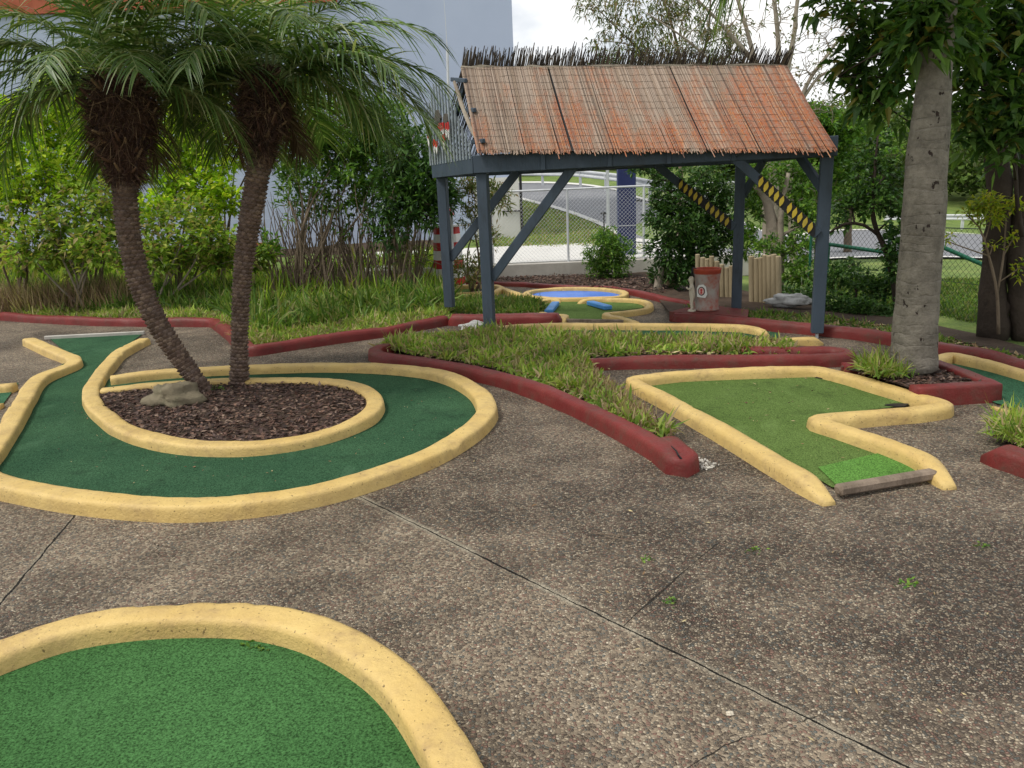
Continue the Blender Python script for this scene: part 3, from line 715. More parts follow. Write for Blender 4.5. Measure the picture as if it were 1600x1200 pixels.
hedge(735, 13.5, 'yellow green bamboo like shrub between the left shelter posts', 'leaf_olive', 20,
      [(730, 295, 13.5, 22, 30, 1), (775, 310, 13.5, 22, 30, 1), (740, 340, 13.3, 22, 18, 1), (765, 370, 13.2, 20, 12, 1), (725, 420, 13, 22, 16, 1), (750, 420, 13, 20, 14, 1), (650, 400, 13.2, 30, 12, 1)], leaf=(0.12, 0.022, 8), ntip=6)

# bare upright stems (thicket) as part of the hedge
def thicket():
    r = random.Random(3); mb = MB()
    for i in range(190):
        px = r.uniform(425, 660); Y = r.uniform(13.3, 14.6); a = P(px, 430, Y); a.z = T(a.x, a.y)
        b = a + Vector((r.uniform(-.5, .6), r.uniform(-.3, .3), r.uniform(1.0, 2.1)))
        mb.tube(bez(a, b, r, 0.16, 6), [0.013, .012, .011, .010, .008, .006, .004], 5, cap=False)
    mb.build('bare_stems', MAT['bark'], label='thicket of thin bare brown stems standing inside the hedge', cat='stems', kind='stuff')
thicket()
def thicket2():
    r = random.Random(33); mb = MB()
    n = 2600; xs = []; 
    for i in range(n):
        px = r.uniform(-80, 200); Y = r.uniform(12.6, 13.8); a = P(px, 430, Y); a.z = T(a.x, a.y) + 0.03; xs.append(a)
    blades(mb, np.array(xs), np.stack([rng.normal(0, .25, n), rng.normal(0, .25, n), np.ones(n)], 1), rng.uniform(.3, .8, n), 0.012, 3, 0.15)
    mb.build('dry_reeds', MAT['deadgrass'], label='dry brown reeds standing under the shrubs at the far left', cat='reeds', kind='stuff')
thicket2()

# ---- grass of the planted beds
def grass_stuff(name, label, poly, n, h=(0.1, 0.22), z=0.06, mat='grass', lean=0.55, wid=0.011, clump=9, zfun=None, cat='grass', clr=0.035, droop=0.6, seg=3, seed=1):
    r = random.Random(seed); mb = MB(); pos = []; D = []; L = []
    for (x, y) in scatter(poly, n, r):
        hh = r.uniform(*h) * (0.75 + 0.5 * mnoise.noise(Vector((x * 1.7, y * 1.7, 2))))
        zz = zfun(x, y) if zfun else z
        for k in range(clump):
            a = r.uniform(0, 6.283); t = r.uniform(0.05, lean)
            pos.append((x + r.gauss(0, clr), y + r.gauss(0, clr), zz)); D.append((math.cos(a) * t, math.sin(a) * t, 1 - t * 0.4)); L.append(hh * r.uniform(0.6, 1.15))
    k = len(pos)
    blades(mb, np.array(pos), np.array(D), np.array(L), wid * rng.uniform(0.6, 1.4, k), seg, rng.uniform(0.1, droop + 0.3, k))
    return mb.build(name, MAT[mat], label=label, cat=cat, kind='stuff')
def litter(name, label, poly, n, z=0.06, size=(0.02, 0.05), mat='chips', zf=None, cat='litter', seed=1, asp=0.45, parent=None):
    r = random.Random(seed); mb = MB(); pts = scatter(poly, n, r)
    k = len(pts); Pp = np.array([(x, y, (zf(x, y) if zf else z) + r.uniform(0, 0.012)) for x, y in pts])
    D = np.stack([rng.normal(0, 1, k), rng.normal(0, 1, k), rng.normal(0, .18, k)], 1); L = rng.uniform(size[0], size[1], k)
    leaves(mb, Pp, D, L, L * asp * rng.uniform(0.6, 1.3, k), 0.12, 0.0)
    return mb.build(name, MAT[mat], parent, label=label, cat=cat, kind='stuff')

# ------------------------------------------------------------------ mini golf lanes
GRP_LANE = 'mini golf lanes'
# front round green
root = empty('golf_green', G(300, 1250), 'round dark green putting green with thick yellow kerb at the bottom left corner', 'golf green', GRP_LANE)
ring = GL([(-60, 1034), (20, 1003), (100, 978), (200, 961), (300, 954), (400, 957), (480, 974), (550, 1005), (605, 1043), (650, 1090), (685, 1140), (712, 1190), (735, 1260), (745, 1360), (700, 1480), (560, 1620), (300, 1720), (0, 1680), (-250, 1500), (-330, 1300), (-250, 1140), (-160, 1075)], 0.09)
rl = catmull(ring, True, 0.035)
mb = MB(); kerb(mb, rl, 0.155, 0.105, True, rnd=.26); mb.build('border', MAT['yellow'], root, smooth=True)
mb = MB(); mb.poly(catmull(ring, True, 0.15), 0.014); mb.build('carpet', MAT['carpet_mid'], root)

# spiral lane round the palms
root = empty('golf_lane', G(350, 720), 'green lane curling round the palm island with a narrow neck at its far end', 'golf lane', GRP_LANE)
OUT = GL([(42, 527), (80, 544), (114, 558), (112, 566), (62, 588), (38, 620), (12, 662), (-14, 700), (-34, 728), (-10, 746), (60, 762), (130, 773), (210, 781), (300, 784), (400, 777), (500, 760), (600, 731), (680, 699), (732, 668), (760, 638), (752, 614), (722, 593), (680, 579), (610, 571), (520, 568), (430, 570), (370, 572), (310, 575), (240, 580), (172, 588)], 0.09)
ol = catmull(OUT, False, 0.05)
mb = MB(); kerb(mb, ol, 0.165, 0.1, taper=(0.12, 0.0), rnd=.26); mb.build('border', MAT['yellow'], root, smooth=True)
ISL = GL([(158, 607), (220, 601), (300, 595), (390, 592), (460, 592), (530, 596), (572, 608), (586, 626), (570, 648), (530, 666), (470, 682), (400, 691), (330, 692), (270, 687), (200, 668), (158, 640), (141, 614), (150, 590), (168, 566), (184, 549), (200, 540), (228, 526)], 0.09)
il = catmull(ISL, False, 0.05)
mb = MB(); kerb(mb, il, 0.15, 0.1, taper=(0.0, 0.1), rnd=.26); mb.build('inner_border', MAT['yellow'], root, smooth=True)
mb = MB(); mb.poly(GL([(75, 527), (114, 560), (62, 588), (12, 662), (-34, 728), (-10, 746), (60, 762), (130, 773), (210, 781), (300, 784), (400, 777), (500, 760), (600, 731), (680, 699), (732, 668), (760, 638), (752, 614), (722, 593), (680, 579), (610, 571), (520, 568), (430, 570), (310, 575), (192, 585), (150, 590), (184, 550), (225, 520)], 0.014), 0.014)
mb.build('carpet', MAT['carpet_dark'], root)
mb = MB(); mb.beam(G(70, 528, .03), G(226, 520, .03), 0.05, 0.05); mb.build('end_strip', MAT['concrete'], root)
isl_poly = GL([(165, 607), (300, 598), (390, 595), (460, 595), (530, 599), (572, 611), (586, 628), (570, 650), (530, 668), (470, 684), (400, 693), (330, 694), (270, 689), (200, 670), (158, 642), (144, 616)], .06)
mb = MB(); mb.poly(isl_poly, 0.055); mb.build('palm_island_soil', MAT['soil'], kind='structure')
litter('bark_mulch', 'reddish brown bark mulch filling the palm island', isl_poly, 9000, 0.058, (0.02, 0.06), seed=4, cat='mulch')

# lane at the far left edge
root = empty('golf_lane', G(-60, 640), 'short piece of lane running out of the picture at the left edge', 'golf lane', GRP_LANE)
mb = MB(); kerb(mb, densify(GL([(-420, 626), (-150, 612), (22, 598)], .09)), 0.14, 0.09, taper=(0, 0)); kerb(mb, densify(GL([(-420, 668), (-150, 645), (2, 630)], .05)), 0.12, 0.05, taper=(0, 0))
mb.build('border', MAT['yellow'], root, smooth=True)
mb = MB(); mb.poly(GL([(-420, 630), (30, 600), (0, 640), (-420, 674)]), 0.013); mb.build('carpet', MAT['carpet_teal'], root)

# zigzag lane on the right
root = empty('golf_lane', G(1250, 650), 'zigzag lane with a notched right side and a weathered timber edge at its near end', 'golf lane', GRP_LANE)
ZL = GL([(1297, 766), (1262, 744), (1225, 722), (1150, 679), (1060, 628), (985, 590)], 0.09)
ZT = GL([(985, 590), (1060, 581), (1150, 577), (1278, 573)], 0.09)
ZR = GL([(1278, 573), (1330, 586), (1400, 606), (1482, 630)], 0.09)
ZN = GL([(1482, 632), (1430, 638), (1350, 644), (1270, 652)], 0.09)
ZE = GL([(1270, 652), (1320, 667), (1400, 694), (1440, 710), (1486, 742)], 0.09)
mb = MB(); kerb(mb, densify(ZL + ZT[1:] + ZR[1:] + ZN[1:] + ZE[1:], step=0.05, smooth=2), 0.14, 0.105, taper=(0.28, 0.32), rnd=0.35)
mb.build('border', MAT['yellow'], root, smooth=True)
mb = MB(); mb.poly(GL([(1300, 765), (1230, 722), (1150, 679), (1060, 628), (985, 590), (1060, 582), (1150, 578), (1278, 574), (1330, 587), (1400, 607), (1470, 630), (1350, 644), (1270, 652), (1320, 667), (1400, 694), (1440, 712), (1476, 740)]), 0.014)
mb.build('carpet', MAT['carpet_olive'], root)
mb = MB(); mb.poly(GL([(1278, 730), (1395, 703), (1462, 733), (1310, 762)], 0.02), 0.022); mb.build('tee_mat', MAT['carpet_bright'], root)
mb = MB(); mb.beam(G(1308, 766, .045), G(1460, 740, .045), 0.07, 0.055, bev=0.012); mb.build('timber_edge', MAT['timber'], root)
for (hx, hy) in ((1291, 590), (1403, 633)):
    hb = MB(); c = G(hx, hy, 0.018); hb.plate([(math.cos(a) * 0.08 * (1 + .3 * math.sin(3 * a)), math.sin(a) * 0.045) for a in np.linspace(0, 6.1, 14)], c, Vector((1, 0, 0)), Vector((0, 1, 0)), 0.006)
    hb.build('worn_hole', MAT['black'], root)

# lane at the right edge
root = empty('golf_lane', G(1560, 600), 'dark teal lane at the right edge behind the square palm planter', 'golf lane', GRP_LANE)
mb = MB(); kerb(mb, densify(GL([(1448, 562), (1487, 551), (1560, 567), (1640, 589), (1800, 640)], .09), step=.06), 0.13, 0.1, taper=(0, 0), rnd=.35)
mb.build('border', MAT['yellow'], root, smooth=True)
mb = MB(); kerb(mb, densify(GL([(1552, 632), (1600, 645), (1750, 690)], .03), step=.06), 0.05, 0.03, taper=(0, 0)); mb.build('near_border', MAT['yellow'], root, smooth=True)
mb = MB(); mb.poly(GL([(1448, 565), (1487, 553), (1640, 592), (1800, 645), (1760, 695), (1555, 632), (1450, 580)]), 0.013); mb.build('carpet', MAT['carpet_teal'], root)

# lane in front of the shelter
root = empty('golf_lane', G(960, 515), 'long narrow lane under the front of the shelter behind the grass bed', 'golf lane', GRP_LANE)
mb = MB(); kerb(mb, densify(GL([(740, 517), (790, 509), (860, 505), (960, 505), (1060, 505), (1165, 508), (1200, 515)], .09), step=.08), 0.13, 0.1, taper=(.1, .15)); mb.build('border', MAT['yellow'], root, smooth=True)
mb = MB(); kerb(mb, densify(GL([(1215, 531), (1250, 528), (1286, 527)], .08), step=.06), 0.13, 0.09, taper=(.0, .1)); mb.build('near_border', MAT['yellow'], root, smooth=True)
mb = MB(); mb.poly(GL([(745, 520), (860, 508), (1060, 508), (1165, 512), (1215, 522), (1215, 535), (900, 535), (760, 530)]), 0.014); mb.build('carpet', MAT['carpet_dark'], root)

# lane under the shelter, with the blue basin at its far end
root = empty('golf_lane', G(930, 485), 'flared green lane under the shelter leading up to the blue basin', 'golf lane', GRP_LANE)
mb = MB()
kerb(mb, densify(GL([(818, 476), (835, 468), (862, 464), (874, 466)], .09), step=.05), 0.115, 0.08)
mb.build('far_left_border', MAT['yellow'], root, smooth=True)
mb = MB(); kerb(mb, densify(GL([(838, 484), (862, 488), (884, 489), (878, 496)], .09), step=.05), 0.115, 0.08); mb.build('near_left_border', MAT['yellow'], root, smooth=True)
mb = MB(); kerb(mb, catmull(GL([(903, 467), (930, 464), (970, 464), (1000, 466), (1015, 473), (1006, 480), (980, 484), (948, 487), (951, 490), (975, 494), (998, 502)], .09), step=.05), 0.115, 0.08); mb.build('right_border', MAT['yellow'], root, smooth=True)
mb = MB(); mb.poly(GL([(820, 478), (838, 468), (872, 466), (885, 457), (905, 457), (905, 467), (970, 467), (1003, 468), (1014, 475), (1003, 483), (950, 489), (975, 496), (995, 502), (880, 500), (882, 493), (838, 487)]), 0.014); mb.build('carpet', MAT['carpet_olive'], root)
mb = MB(); mb.beam(G(878, 501, .03), G(995, 503, .03), .05, .05); mb.build('timber_edge', MAT['timber'], root)

root = empty('water_hazard', G(898, 456), 'shallow basin painted blue inside a rounded yellow kerb', 'basin')
pr = GL([(823, 457), (833, 451), (860, 448), (900, 447), (940, 448), (966, 451), (977, 456), (965, 460), (930, 462), (890, 463), (850, 462)], .09)
mb = MB(); kerb(mb, catmull(pr, True, .08), 0.12, 0.08, True); mb.build('border', MAT['yellow'], root, smooth=True)
mb = MB(); mb.poly(catmull(pr, True, .2), 0.016); mb.build('blue_floor', MAT['blue_paint'], root)
for (a, b, lab) in (((1, 2), (0, 0), ''),): pass
mb = MB(); mb.beam(G(857, 487, .05), G(868, 474, .05), .12, .06, bev=.01); mb.build('timber_block', MAT['blue_block'], None, label='short blue block on the left half of the lane under the shelter', cat='obstacle', group='blue blocks on the lane')
mb = MB(); mb.beam(G(922, 473, .05), G(951, 481, .05), .12, .06, bev=.01); mb.build('timber_block', MAT['blue_block'], None, label='longer blue block on the right half of the lane under the shelter', cat='obstacle', group='blue blocks on the lane')

root = empty('golf_lane', G(755, 455), 'small yellow edged lane behind the near left shelter post', 'golf lane', GRP_LANE)
mb = MB(); kerb(mb, densify(GL([(640, 448), (700, 446), (740, 445), (775, 445), (785, 449), (772, 454), (730, 457), (640, 462)], .08), step=.06), .13, .09); mb.build('border', MAT['yellow'], root, smooth=True)
mb = MB(); kerb(mb, densify(GL([(785, 449), (800, 455), (822, 462)], .08), step=.06), .13, .09); mb.build('side_border', MAT['yellow'], root, smooth=True)
mb = MB(); mb.poly(GL([(640, 450), (740, 447), (780, 450), (730, 457), (640, 462)]), .013); mb.build('carpet', MAT['carpet_olive'], root)

# ------------------------------------------------------------------ red kerbs and beds
def red_kerb(label, pts, w=.16, h=.13, closed=False, taper=(.05, .05), lin=True, name='garden_edging', rnd=.35, step=.06, smooth=2):
    l = densify(pts, closed, step, smooth) if lin else catmull(pts, closed, step)
    mb = MB(); kerb(mb, l, w, h, closed, taper, rnd=rnd, wob=.009)
    return mb.build(name, MAT['red'], None, smooth=True, label=label, cat='garden edging', group='dark red garden kerbs')
red_kerb('long dark red kerb of the left bed passing behind both leaning palms', LEFT_KERB)
red_kerb('dark red kerb end beneath the shelter beside the near left post', LEFT_KERB2, w=.2, h=.15)
red_kerb('dark red kerb running along the right side behind the ringed palm', RIGHT_KERB, w=.17)
red_kerb('thin dark red kerb curving behind the blue basin', POND_KERB, w=.14, h=.09)
BED1 = GL([(588, 545), (650, 557), (720, 569), (790, 584), (860, 607), (930, 636), (990, 667), (1035, 692), (1066, 710), (1062, 700), (1020, 672), (985, 645), (950, 612), (905, 566), (890, 560), (930, 557), (1000, 555), (1100, 554), (1230, 553), (1315, 551), (1326, 547), (1300, 541), (1220, 540), (1000, 527), (800, 520), (640, 525), (595, 535)], .12)
red_kerb('dark red kerb ring of the pointed middle grass bed with a cracked rounded tip', BED1[:19] and GL([(620, 533), (590, 539), (588, 547), (650, 557), (720, 569), (790, 584), (860, 607), (930, 636), (990, 667), (1035, 692), (1064, 711), (1074, 706), (1060, 694), (1035, 672)], .12), w=.145, h=.125, taper=(.1, .12), lin=False, rnd=.26)
mb = MB(); mb.tube([G(1049, 697, .124), G(1057, 705, .126), G(1060, 712, .128), G(1067, 719, .10), G(1068, 728, .045)], [.003, .005, .006, .007, .004], 5)
mb.build('crack', MAT['black'], [o for o in sc.objects if 'cracked rounded tip' in str(o.get('label', ''))][0])
red_kerb('dark red kerb with a rounded right end at the back of the middle grass bed', GL([(896, 560), (950, 557), (1030, 555), (1130, 554), (1230, 553), (1310, 551), (1327, 547), (1305, 542), (1230, 541), (1150, 540)], .12), w=.15, h=.12, lin=False)
bed1p = GL([(588, 543), (650, 553), (720, 565), (790, 580), (860, 602), (930, 630), (990, 661), (1035, 686), (1062, 703), (1030, 675), (985, 640), (950, 608), (905, 564), (1000, 555), (1150, 553), (1315, 551), (1320, 545), (1220, 538), (1000, 525), (800, 518), (640, 523)], .05)
mb = MB(); mb.poly(bed1p, 0.05); mb.build('garden_soil', MAT['soil'], kind='structure')
gp = GL([(590, 540), (640, 522), (760, 516), (900, 520), (1230, 532), (1240, 548), (1000, 549), (900, 555), (950, 600), (990, 635), (1040, 672), (1050, 685), (990, 658), (930, 625), (860, 597), (790, 575), (720, 560), (650, 549)], .08)
def keep(poly, f): return [p for p in poly]
grass_stuff('grass', 'yellow green grass tufts filling the middle bed', gp, 2900, (.09, .28), .05, 'grass', 1.0, .024, 8, seed=2)
grass_stuff('dry_grass', 'straw coloured blades mixed through the whole middle bed', gp, 520, (.10, .27), .05, 'deadgrass', .8, .014, 7, seed=32)
gd = GL([(870, 545), (1230, 540), (1225, 530), (900, 524)], .08); gd2 = GL([(900, 562), (960, 600), (1020, 650), (985, 650), (900, 605)], .08)
grass_stuff('dry_grass', 'dry brown grass standing in the back strip of the middle bed', gd, 420, (.12, .22), .05, 'deadgrass', .45, .009, 7, seed=3)
grass_stuff('dry_grass', 'dry brown grass above the narrow tip of the middle bed', gd2, 330, (.12, .23), .05, 'deadgrass', .4, .008, 8, seed=4)
litter('fallen_leaves', 'dead leaves lying along the back kerb of the middle bed', GL([(870, 556), (1240, 551), (1240, 545), (880, 548)], .06), 500, .07, (.04, .1), 'litter', seed=5)

zl = lambda x, y: max(0.06, T(x, y) + 0.05)
lb_ = [Vector((p.x, p.y + .12, 0)) for p in LEFT_KERB]
lbp = lb_ + [Vector((p.x * 1.12, p.y + 1.6, 0)) for p in LEFT_KERB[::-1]]
grass_stuff('grass', 'green grass tufts along the long left kerb', lbp, 4200, (.12, .27), .06, 'grass', .9, .022, 8, seed=6, zfun=zl)
grass_stuff('dry_grass', 'dry grass mixed into the left bed', lbp, 900, (.10, .28), .06, 'deadgrass', .6, .010, 7, seed=7, zfun=zl)
lbb = [Vector((p.x * 1.08, p.y + 1.0, 0)) for p in LEFT_KERB] + [Vector((p.x * 1.25, p.y + 3.4, 0)) for p in LEFT_KERB[::-1]]
grass_stuff('ground_cover', 'long bladed green ground cover beneath the hedge shrubs', lbb, 4200, (.35, .75), .08, 'lowgreen', .8, .028, 7, seed=8, zfun=zl, cat='ground cover')
lbc = [Vector((p.x * 1.2, p.y + 2.4, 0)) for p in LEFT_KERB] + [Vector((p.x * 1.6, p.y + 7.2, 0)) for p in LEFT_KERB[::-1]]
grass_stuff('ground_cover', 'tall rank greenery between the hedge and the building', lbc, 3600, (.45, .95), .08, 'leaf_lime2', .7, .035, 7, seed=28, zfun=lambda x, y: T(x, y), cat='ground cover', clr=.08)
litter('fallen_leaves', 'dead leaves under the shrubs at the far left', GL([(-60, 480), (130, 490), (120, 460), (-60, 450)], .06), 700, .09, (.05, .12), 'litter', seed=9)
midp = GL([(690, 490), (700, 470), (830, 470), (850, 478), (840, 489), (760, 491)], .06)
grass_stuff('ground_cover', 'bushy green ground cover around the left shelter posts', midp, 900, (.12, .28), .06, 'lowgreen', .9, .018, 9, seed=10, cat='ground cover')
pondp = GL([(745, 437), (1040, 458), (1040, 432), (745, 428)], .06)
litter('bark_mulch', 'dark bark mulch between the concrete wall and the basin', pondp, 3500, .07, (.03, .08), seed=11, cat='mulch')
rp = [Vector((p.x, p.y + .12, 0)) for p in RIGHT_KERB[1:-1]]
rpp = rp + [Vector((p.x * 1.02, p.y + 1.0, 0)) for p in RIGHT_KERB[1:-1][::-1]]
litter('fallen_leaves', 'dead leaves and twigs behind the right kerb', rpp, 3000, .07, (.03, .1), 'litter', seed=12)
grass_stuff('ground_cover', 'low green weeds behind the right kerb', rpp, 900, (.06, .16), .06, 'lowgreen', 1.0, .02, 7, seed=13, cat='ground cover')

# loose bits on the paving and carpets
allp = GL([(0, 800), (700, 560), (1200, 560), (1550, 640), (1600, 1150), (900, 1190), (750, 1000), (400, 850)])
litter('fallen_leaves', 'scattered leaf fragments lying on the paving', allp, 520, .004, (.008, .032), 'litter', seed=14, asp=.3)
litter('fallen_leaves', 'leaf specks lying on the curling lane carpet', GL([(20, 700), (130, 620), (200, 680), (400, 705), (560, 680), (640, 600), (740, 625), (660, 690), (420, 760), (100, 740)]), 150, .016, (.007, .03), 'litter', seed=15, asp=.3)
litter('fallen_leaves', 'leaf specks lying on the zigzag lane carpet', GL([(1050, 600), (1270, 585), (1400, 630), (1240, 655), (1380, 705), (1290, 730)]), 80, .016, (.012, .035), 'litter', seed=16, asp=.3)

# square planter with the ringed palm
root = empty('planter', G(1430, 590), 'low dark red square planter around the ringed palm trunk', 'planter')
A_, B_, C_, D_ = G(1434, 605, .14), G(1553, 598, .14), G(1466, 566, .14), G(1318, 569, .14)
mb = MB(); kerb(mb, densify([A_ + (A_ - B_) * .05, B_, C_, D_], step=.05, smooth=0), .13, .16, taper=(0, 0), rnd=.16); mb.build('border', MAT['red'], root, smooth=True)
plp = [A_, B_, C_, D_]
mb = MB(); mb.poly(plp, .115); mb.build('soil', MAT['soil'], root)
litter('bark_mulch', 'fine bark mulch inside the square planter', plp, 1500, .117, (.02, .06), seed=17, cat='mulch')
grass_stuff('grass', 'tuft of green grass beside the ringed palm in the planter', GL([(1345, 572), (1410, 572), (1415, 588), (1370, 590)], .14), 90, (.16, .32), .14, 'grass', .9, .013, 9, seed=18, droop=.6)
cp = G(1431, 577, .14)
trunk = [(1428, 577), (1428, 540), (1434, 460), (1441, 370), (1447, 270), (1455, 180), (1462, 90), (1470, 0), (1478, -120), (1490, -300)]
pts = [P(a, b, cp.y) for a, b in trunk]
root = empty('palm_tree', cp, 'thick grey ringed palm trunk rising from the square planter', 'palm tree')
line = catmull(pts, step=.05)
mb = MB(); mm = len(line); rr = []
for i, p in enumerate(line):
    z = p.z; rad = float(np.interp(z, [0, .15, .5, 1.3, 1.9, 2.4, 3.2, 6], [.205, .178, .165, .158, .148, .122, .106, .09])) + .004 * mnoise.noise(Vector((0, 0, z * 6)))
    rr.append(max(.1, rad))
mb.tube(line, rr, 28, jitter=0.05); mb.build('trunk', MAT['coco'], root, smooth=True)
coco_top = line[-1]; coco_root = root

# bottom right bed
KR = GL([(1541, 690), (1570, 697), (1600, 706), (1700, 740), (1900, 820)], .12)
red_kerb('short dark red kerb stub with grass behind it at the right edge', KR, w=.17, h=.13, taper=(.12, 0), lin=False, rnd=.26)
gpr = [G(1550, 683, .05), G(1600, 697, .05), G(1750, 745, .05), G(1800, 690, .05), G(1650, 640, .05), G(1590, 650, .05), G(1560, 665, .05)]
mb = MB(); mb.poly(gpr, .05); mb.build('garden_soil', MAT['soil'], kind='structure')
grass_stuff('grass', 'fresh green grass behind the kerb stub at the right edge', gpr, 420, (.12, .3), .05, 'grass', .9, .012, 8, seed=19)

# ------------------------------------------------------------------ date palms
def frond_mesh(el, bend, L, seed, nleaf=40):
    r = random.Random(seed); mb = MB(); n = 26; pts = []; tan = []
    p = Vector((0, 0, 0)); tw = r.uniform(-.25, .25)
    for i in range(n + 1):
        s = i / n; a = R(el - bend * s ** 1.15); d = Vector((math.cos(a), tw * s * .5, math.sin(a))); d.normalize()
        pts.append(p.copy()); tan.append(d); p = p + d * (L / n)
    mb.tube(pts, [0.011 * (1 - .85 * i / n) + .0015 for i in range(n + 1)], 5, cap=False)
    Pp = []; D = []; LL = []; SV = []
    for side in (-1, 1):
        for k in range(nleaf):
            s = 0.14 + 0.86 * (k + r.uniform(0, .7)) / nleaf; s = min(s, .995); i = min(n - 1, int(s * n)); f = s * n - i
            q = pts[i].lerp(pts[i + 1], f); t = tan[i]
            sd = Vector((0, 0, 1)).cross(t); sd.normalize(); up = t.cross(sd)
            fw = 0.35 + 0.9 * s + r.uniform(-.12, .12)
            d = t * fw + sd * side * (1.0 + r.uniform(-.1, .1)) + up * r.uniform(.0, .45)
            d.normalize(); Pp.append(q); D.append(d); LL.append((.17 + .33 * math.sin(math.pi * min(1, s * .82 + .12))) * r.uniform(.85, 1.1))
            sv = d.cross(up + sd * side * r.uniform(-.5, .5)); sv.normalize(); SV.append(sv)
    blades(mb, np.array(Pp), np.array(D), np.array(LL),   .020, 4, rng.uniform(.25, .75, len(Pp)), np.array(SV))
    me = bpy.data.meshes.new('frond'); me.from_pydata(np.concatenate(mb.v).tolist(), [], mb.f); me.update()
    return me
FR = {}
for el in (85, 65, 48, 30, 12, -8, -30):
    FR[el] = [frond_mesh(el, b, 1.3, 100 + el * 3 + int(b)) for b in (62 + el * .35, 88 + el * .35)]
    for me in FR[el]: me.materials.append(MAT['frond'])
FB = [frond_mesh(-40, 45, .9, 501, 36), frond_mesh(-60, 25, .8, 502, 36)]
for me in FB: me.materials.append(MAT['frond_brown'])

def date_palm(name, label, tpts, Y, rads, skirt, seed, extra):
    r = random.Random(seed); tp = [P(a, b, Y) if not isinstance(a, Vector) else a for a, b in tpts]
    base = tp[0]; root = empty(name, base, label, 'palm tree', 'leaning date palms')
    line = catmull(tp, step=.012)
    # arc length resample
    s = [0]
    for i in range(1, len(line)): s.append(s[-1] + (line[i] - line[i - 1]).length)
    tot = s[-1]; core = MB(); rad = lambda t: float(np.interp(t, np.linspace(0, 1, len(rads)), rads))
    cl = line[::4]; core.tube(cl, [rad(i / (len(cl) - 1)) * .93 for i in range(len(cl))], 16)
    rows = int(tot / 0.034); per = 11
    for k in range(rows):
        t = (k + .5) / rows; d = tot * t; i = min(len(line) - 2, int(np.searchsorted(s, d))); p = line[i]; tn = (line[i + 1] - line[max(0, i - 1)]).normalized()
        x = tn.cross(Vector((0, 1, 0))); x.normalize(); y = tn.cross(x)
        rr = rad(t)
        for j in range(per):
            a = 2 * math.pi * (j + .5 * (k % 2) + r.uniform(-.08, .08)) / per
            o = x * math.cos(a) + y * math.sin(a); w = tn.cross(o)
            h = .042 * r.uniform(.85, 1.2); ww = math.pi * rr / per * 1.12; pr = .017 * r.uniform(.6, 1.4)
            c = p + o * (rr * .93)
            # a leaf-base scar: a wedge proud at its top
            vs = [c - w * ww - tn * 0.0, c - tn * h * .35, c + w * ww, c + w * ww * .55 + tn * h * .5, c - w * ww * .55 + tn * h * .5,
                  c + o * pr + w * ww * .6 + tn * h * .3, c + o * pr - w * ww * .6 + tn * h * .3, c + o * pr * .55 - tn * h * .12]
            core.add(vs, [(0, 7, 6), (7, 5, 6), (7, 2, 5), (1, 2, 7), (0, 1, 7), (6, 5, 3, 4), (5, 2, 3), (6, 4, 0)])
    core.build('trunk', MAT['palm_scale'], root)
    # skirt of old leaf bases and fibre under the crown
    top = line[-1]; (z0, z1, r0, r1) = skirt
    sk = MB(); pts = []; rr = []
    for i in range(9):
        f = i / 8; d = tot * (z0 + (1 - z0) * f); k = min(len(line) - 1, int(np.searchsorted(s, d))); pts.append(line[k]); rr.append(r0 * float(np.interp(f, [0, .25, .42, .58, 1], [.44, .55, .66, .96, 1.05])))
    for i in range(1, 4): pts.append(top + Vector((0, 0, .09 * i))); rr.append(r0 * (1 - .15 * i))
    ck = MB(); ck.tube(pts, [q * .78 for q in rr], 14, jitter=.5); ck.build('old_leaf_bases', MAT['fibre_core'], root)
    n = 9000; Pp = np.zeros((n, 3)); D = np.zeros((n, 3))
    for q in range(n):
        f = r.random() * (len(pts) - 1); i = int(f); f -= i; c = pts[i].lerp(pts[min(i + 1, len(pts) - 1)], f); ra = rr[i] * .8 * r.uniform(.75, 1.22)
        a = r.uniform(0, 6.283); o = Vector((math.cos(a), math.sin(a), 0)); Pp[q] = c + o * ra
        D[q] = o * .5 + Vector((r.gauss(0, .6), r.gauss(0, .6), r.gauss(-.15, .7)))
    blades(sk, Pp, D, rng.uniform(.05, .17, n), rng.uniform(.0025, .007, n), 3, rng.uniform(-.1, .6, n))
    # stubs of cut leaf stalks
    for q in range(90):
        i = r.randrange(1, len(pts) - 1); a = r.uniform(0, 6.283); o = Vector((math.cos(a), math.sin(a), 0)); c = pts[i] + o * rr[i] * .7
        e = c + o * r.uniform(.07, .15) + Vector((0, 0, r.uniform(.02, .12))); sk.tube([c, c.lerp(e, .5) - Vector((0, 0, .01)), e], [.017, .014, .008], 5)
    sk.build('fibre_skirt', MAT['fibre'], root)
    ct = top + Vector((0, 0, .1)); first = True
    def fr(me, az, sc_, off=Vector((0, 0, 0))):
        o = bpy.data.objects.new('frond', me); COL.objects.link(o); o.parent = root
        o.location = (ct - base) + off; o.rotation_euler = (r.uniform(-.12, .12), 0, az); o.scale = (sc_,) * 3
    lv = [(85, 5), (65, 8), (48, 9), (30, 9), (12, 6)]
    for el, cnt in lv:
        a0 = r.uniform(0, 6.28)
        for k in range(cnt):
            az = a0 + 6.283 * k / cnt + r.uniform(-.2, .2)
            if el < 60 and math.sin(az) < -.45: az = -az
            o = Vector((math.cos(az), math.sin(az), 0)) * .1
            fr(FR[el][k % 2], az, r.uniform(.85, 1.1), o + Vector((0, 0, .12 * el / 85)))
    for (el, v, az, s_) in extra: fr(FR[el][v], R(az), s_, Vector((math.cos(R(az)), math.sin(R(az)), 0)) * .1)
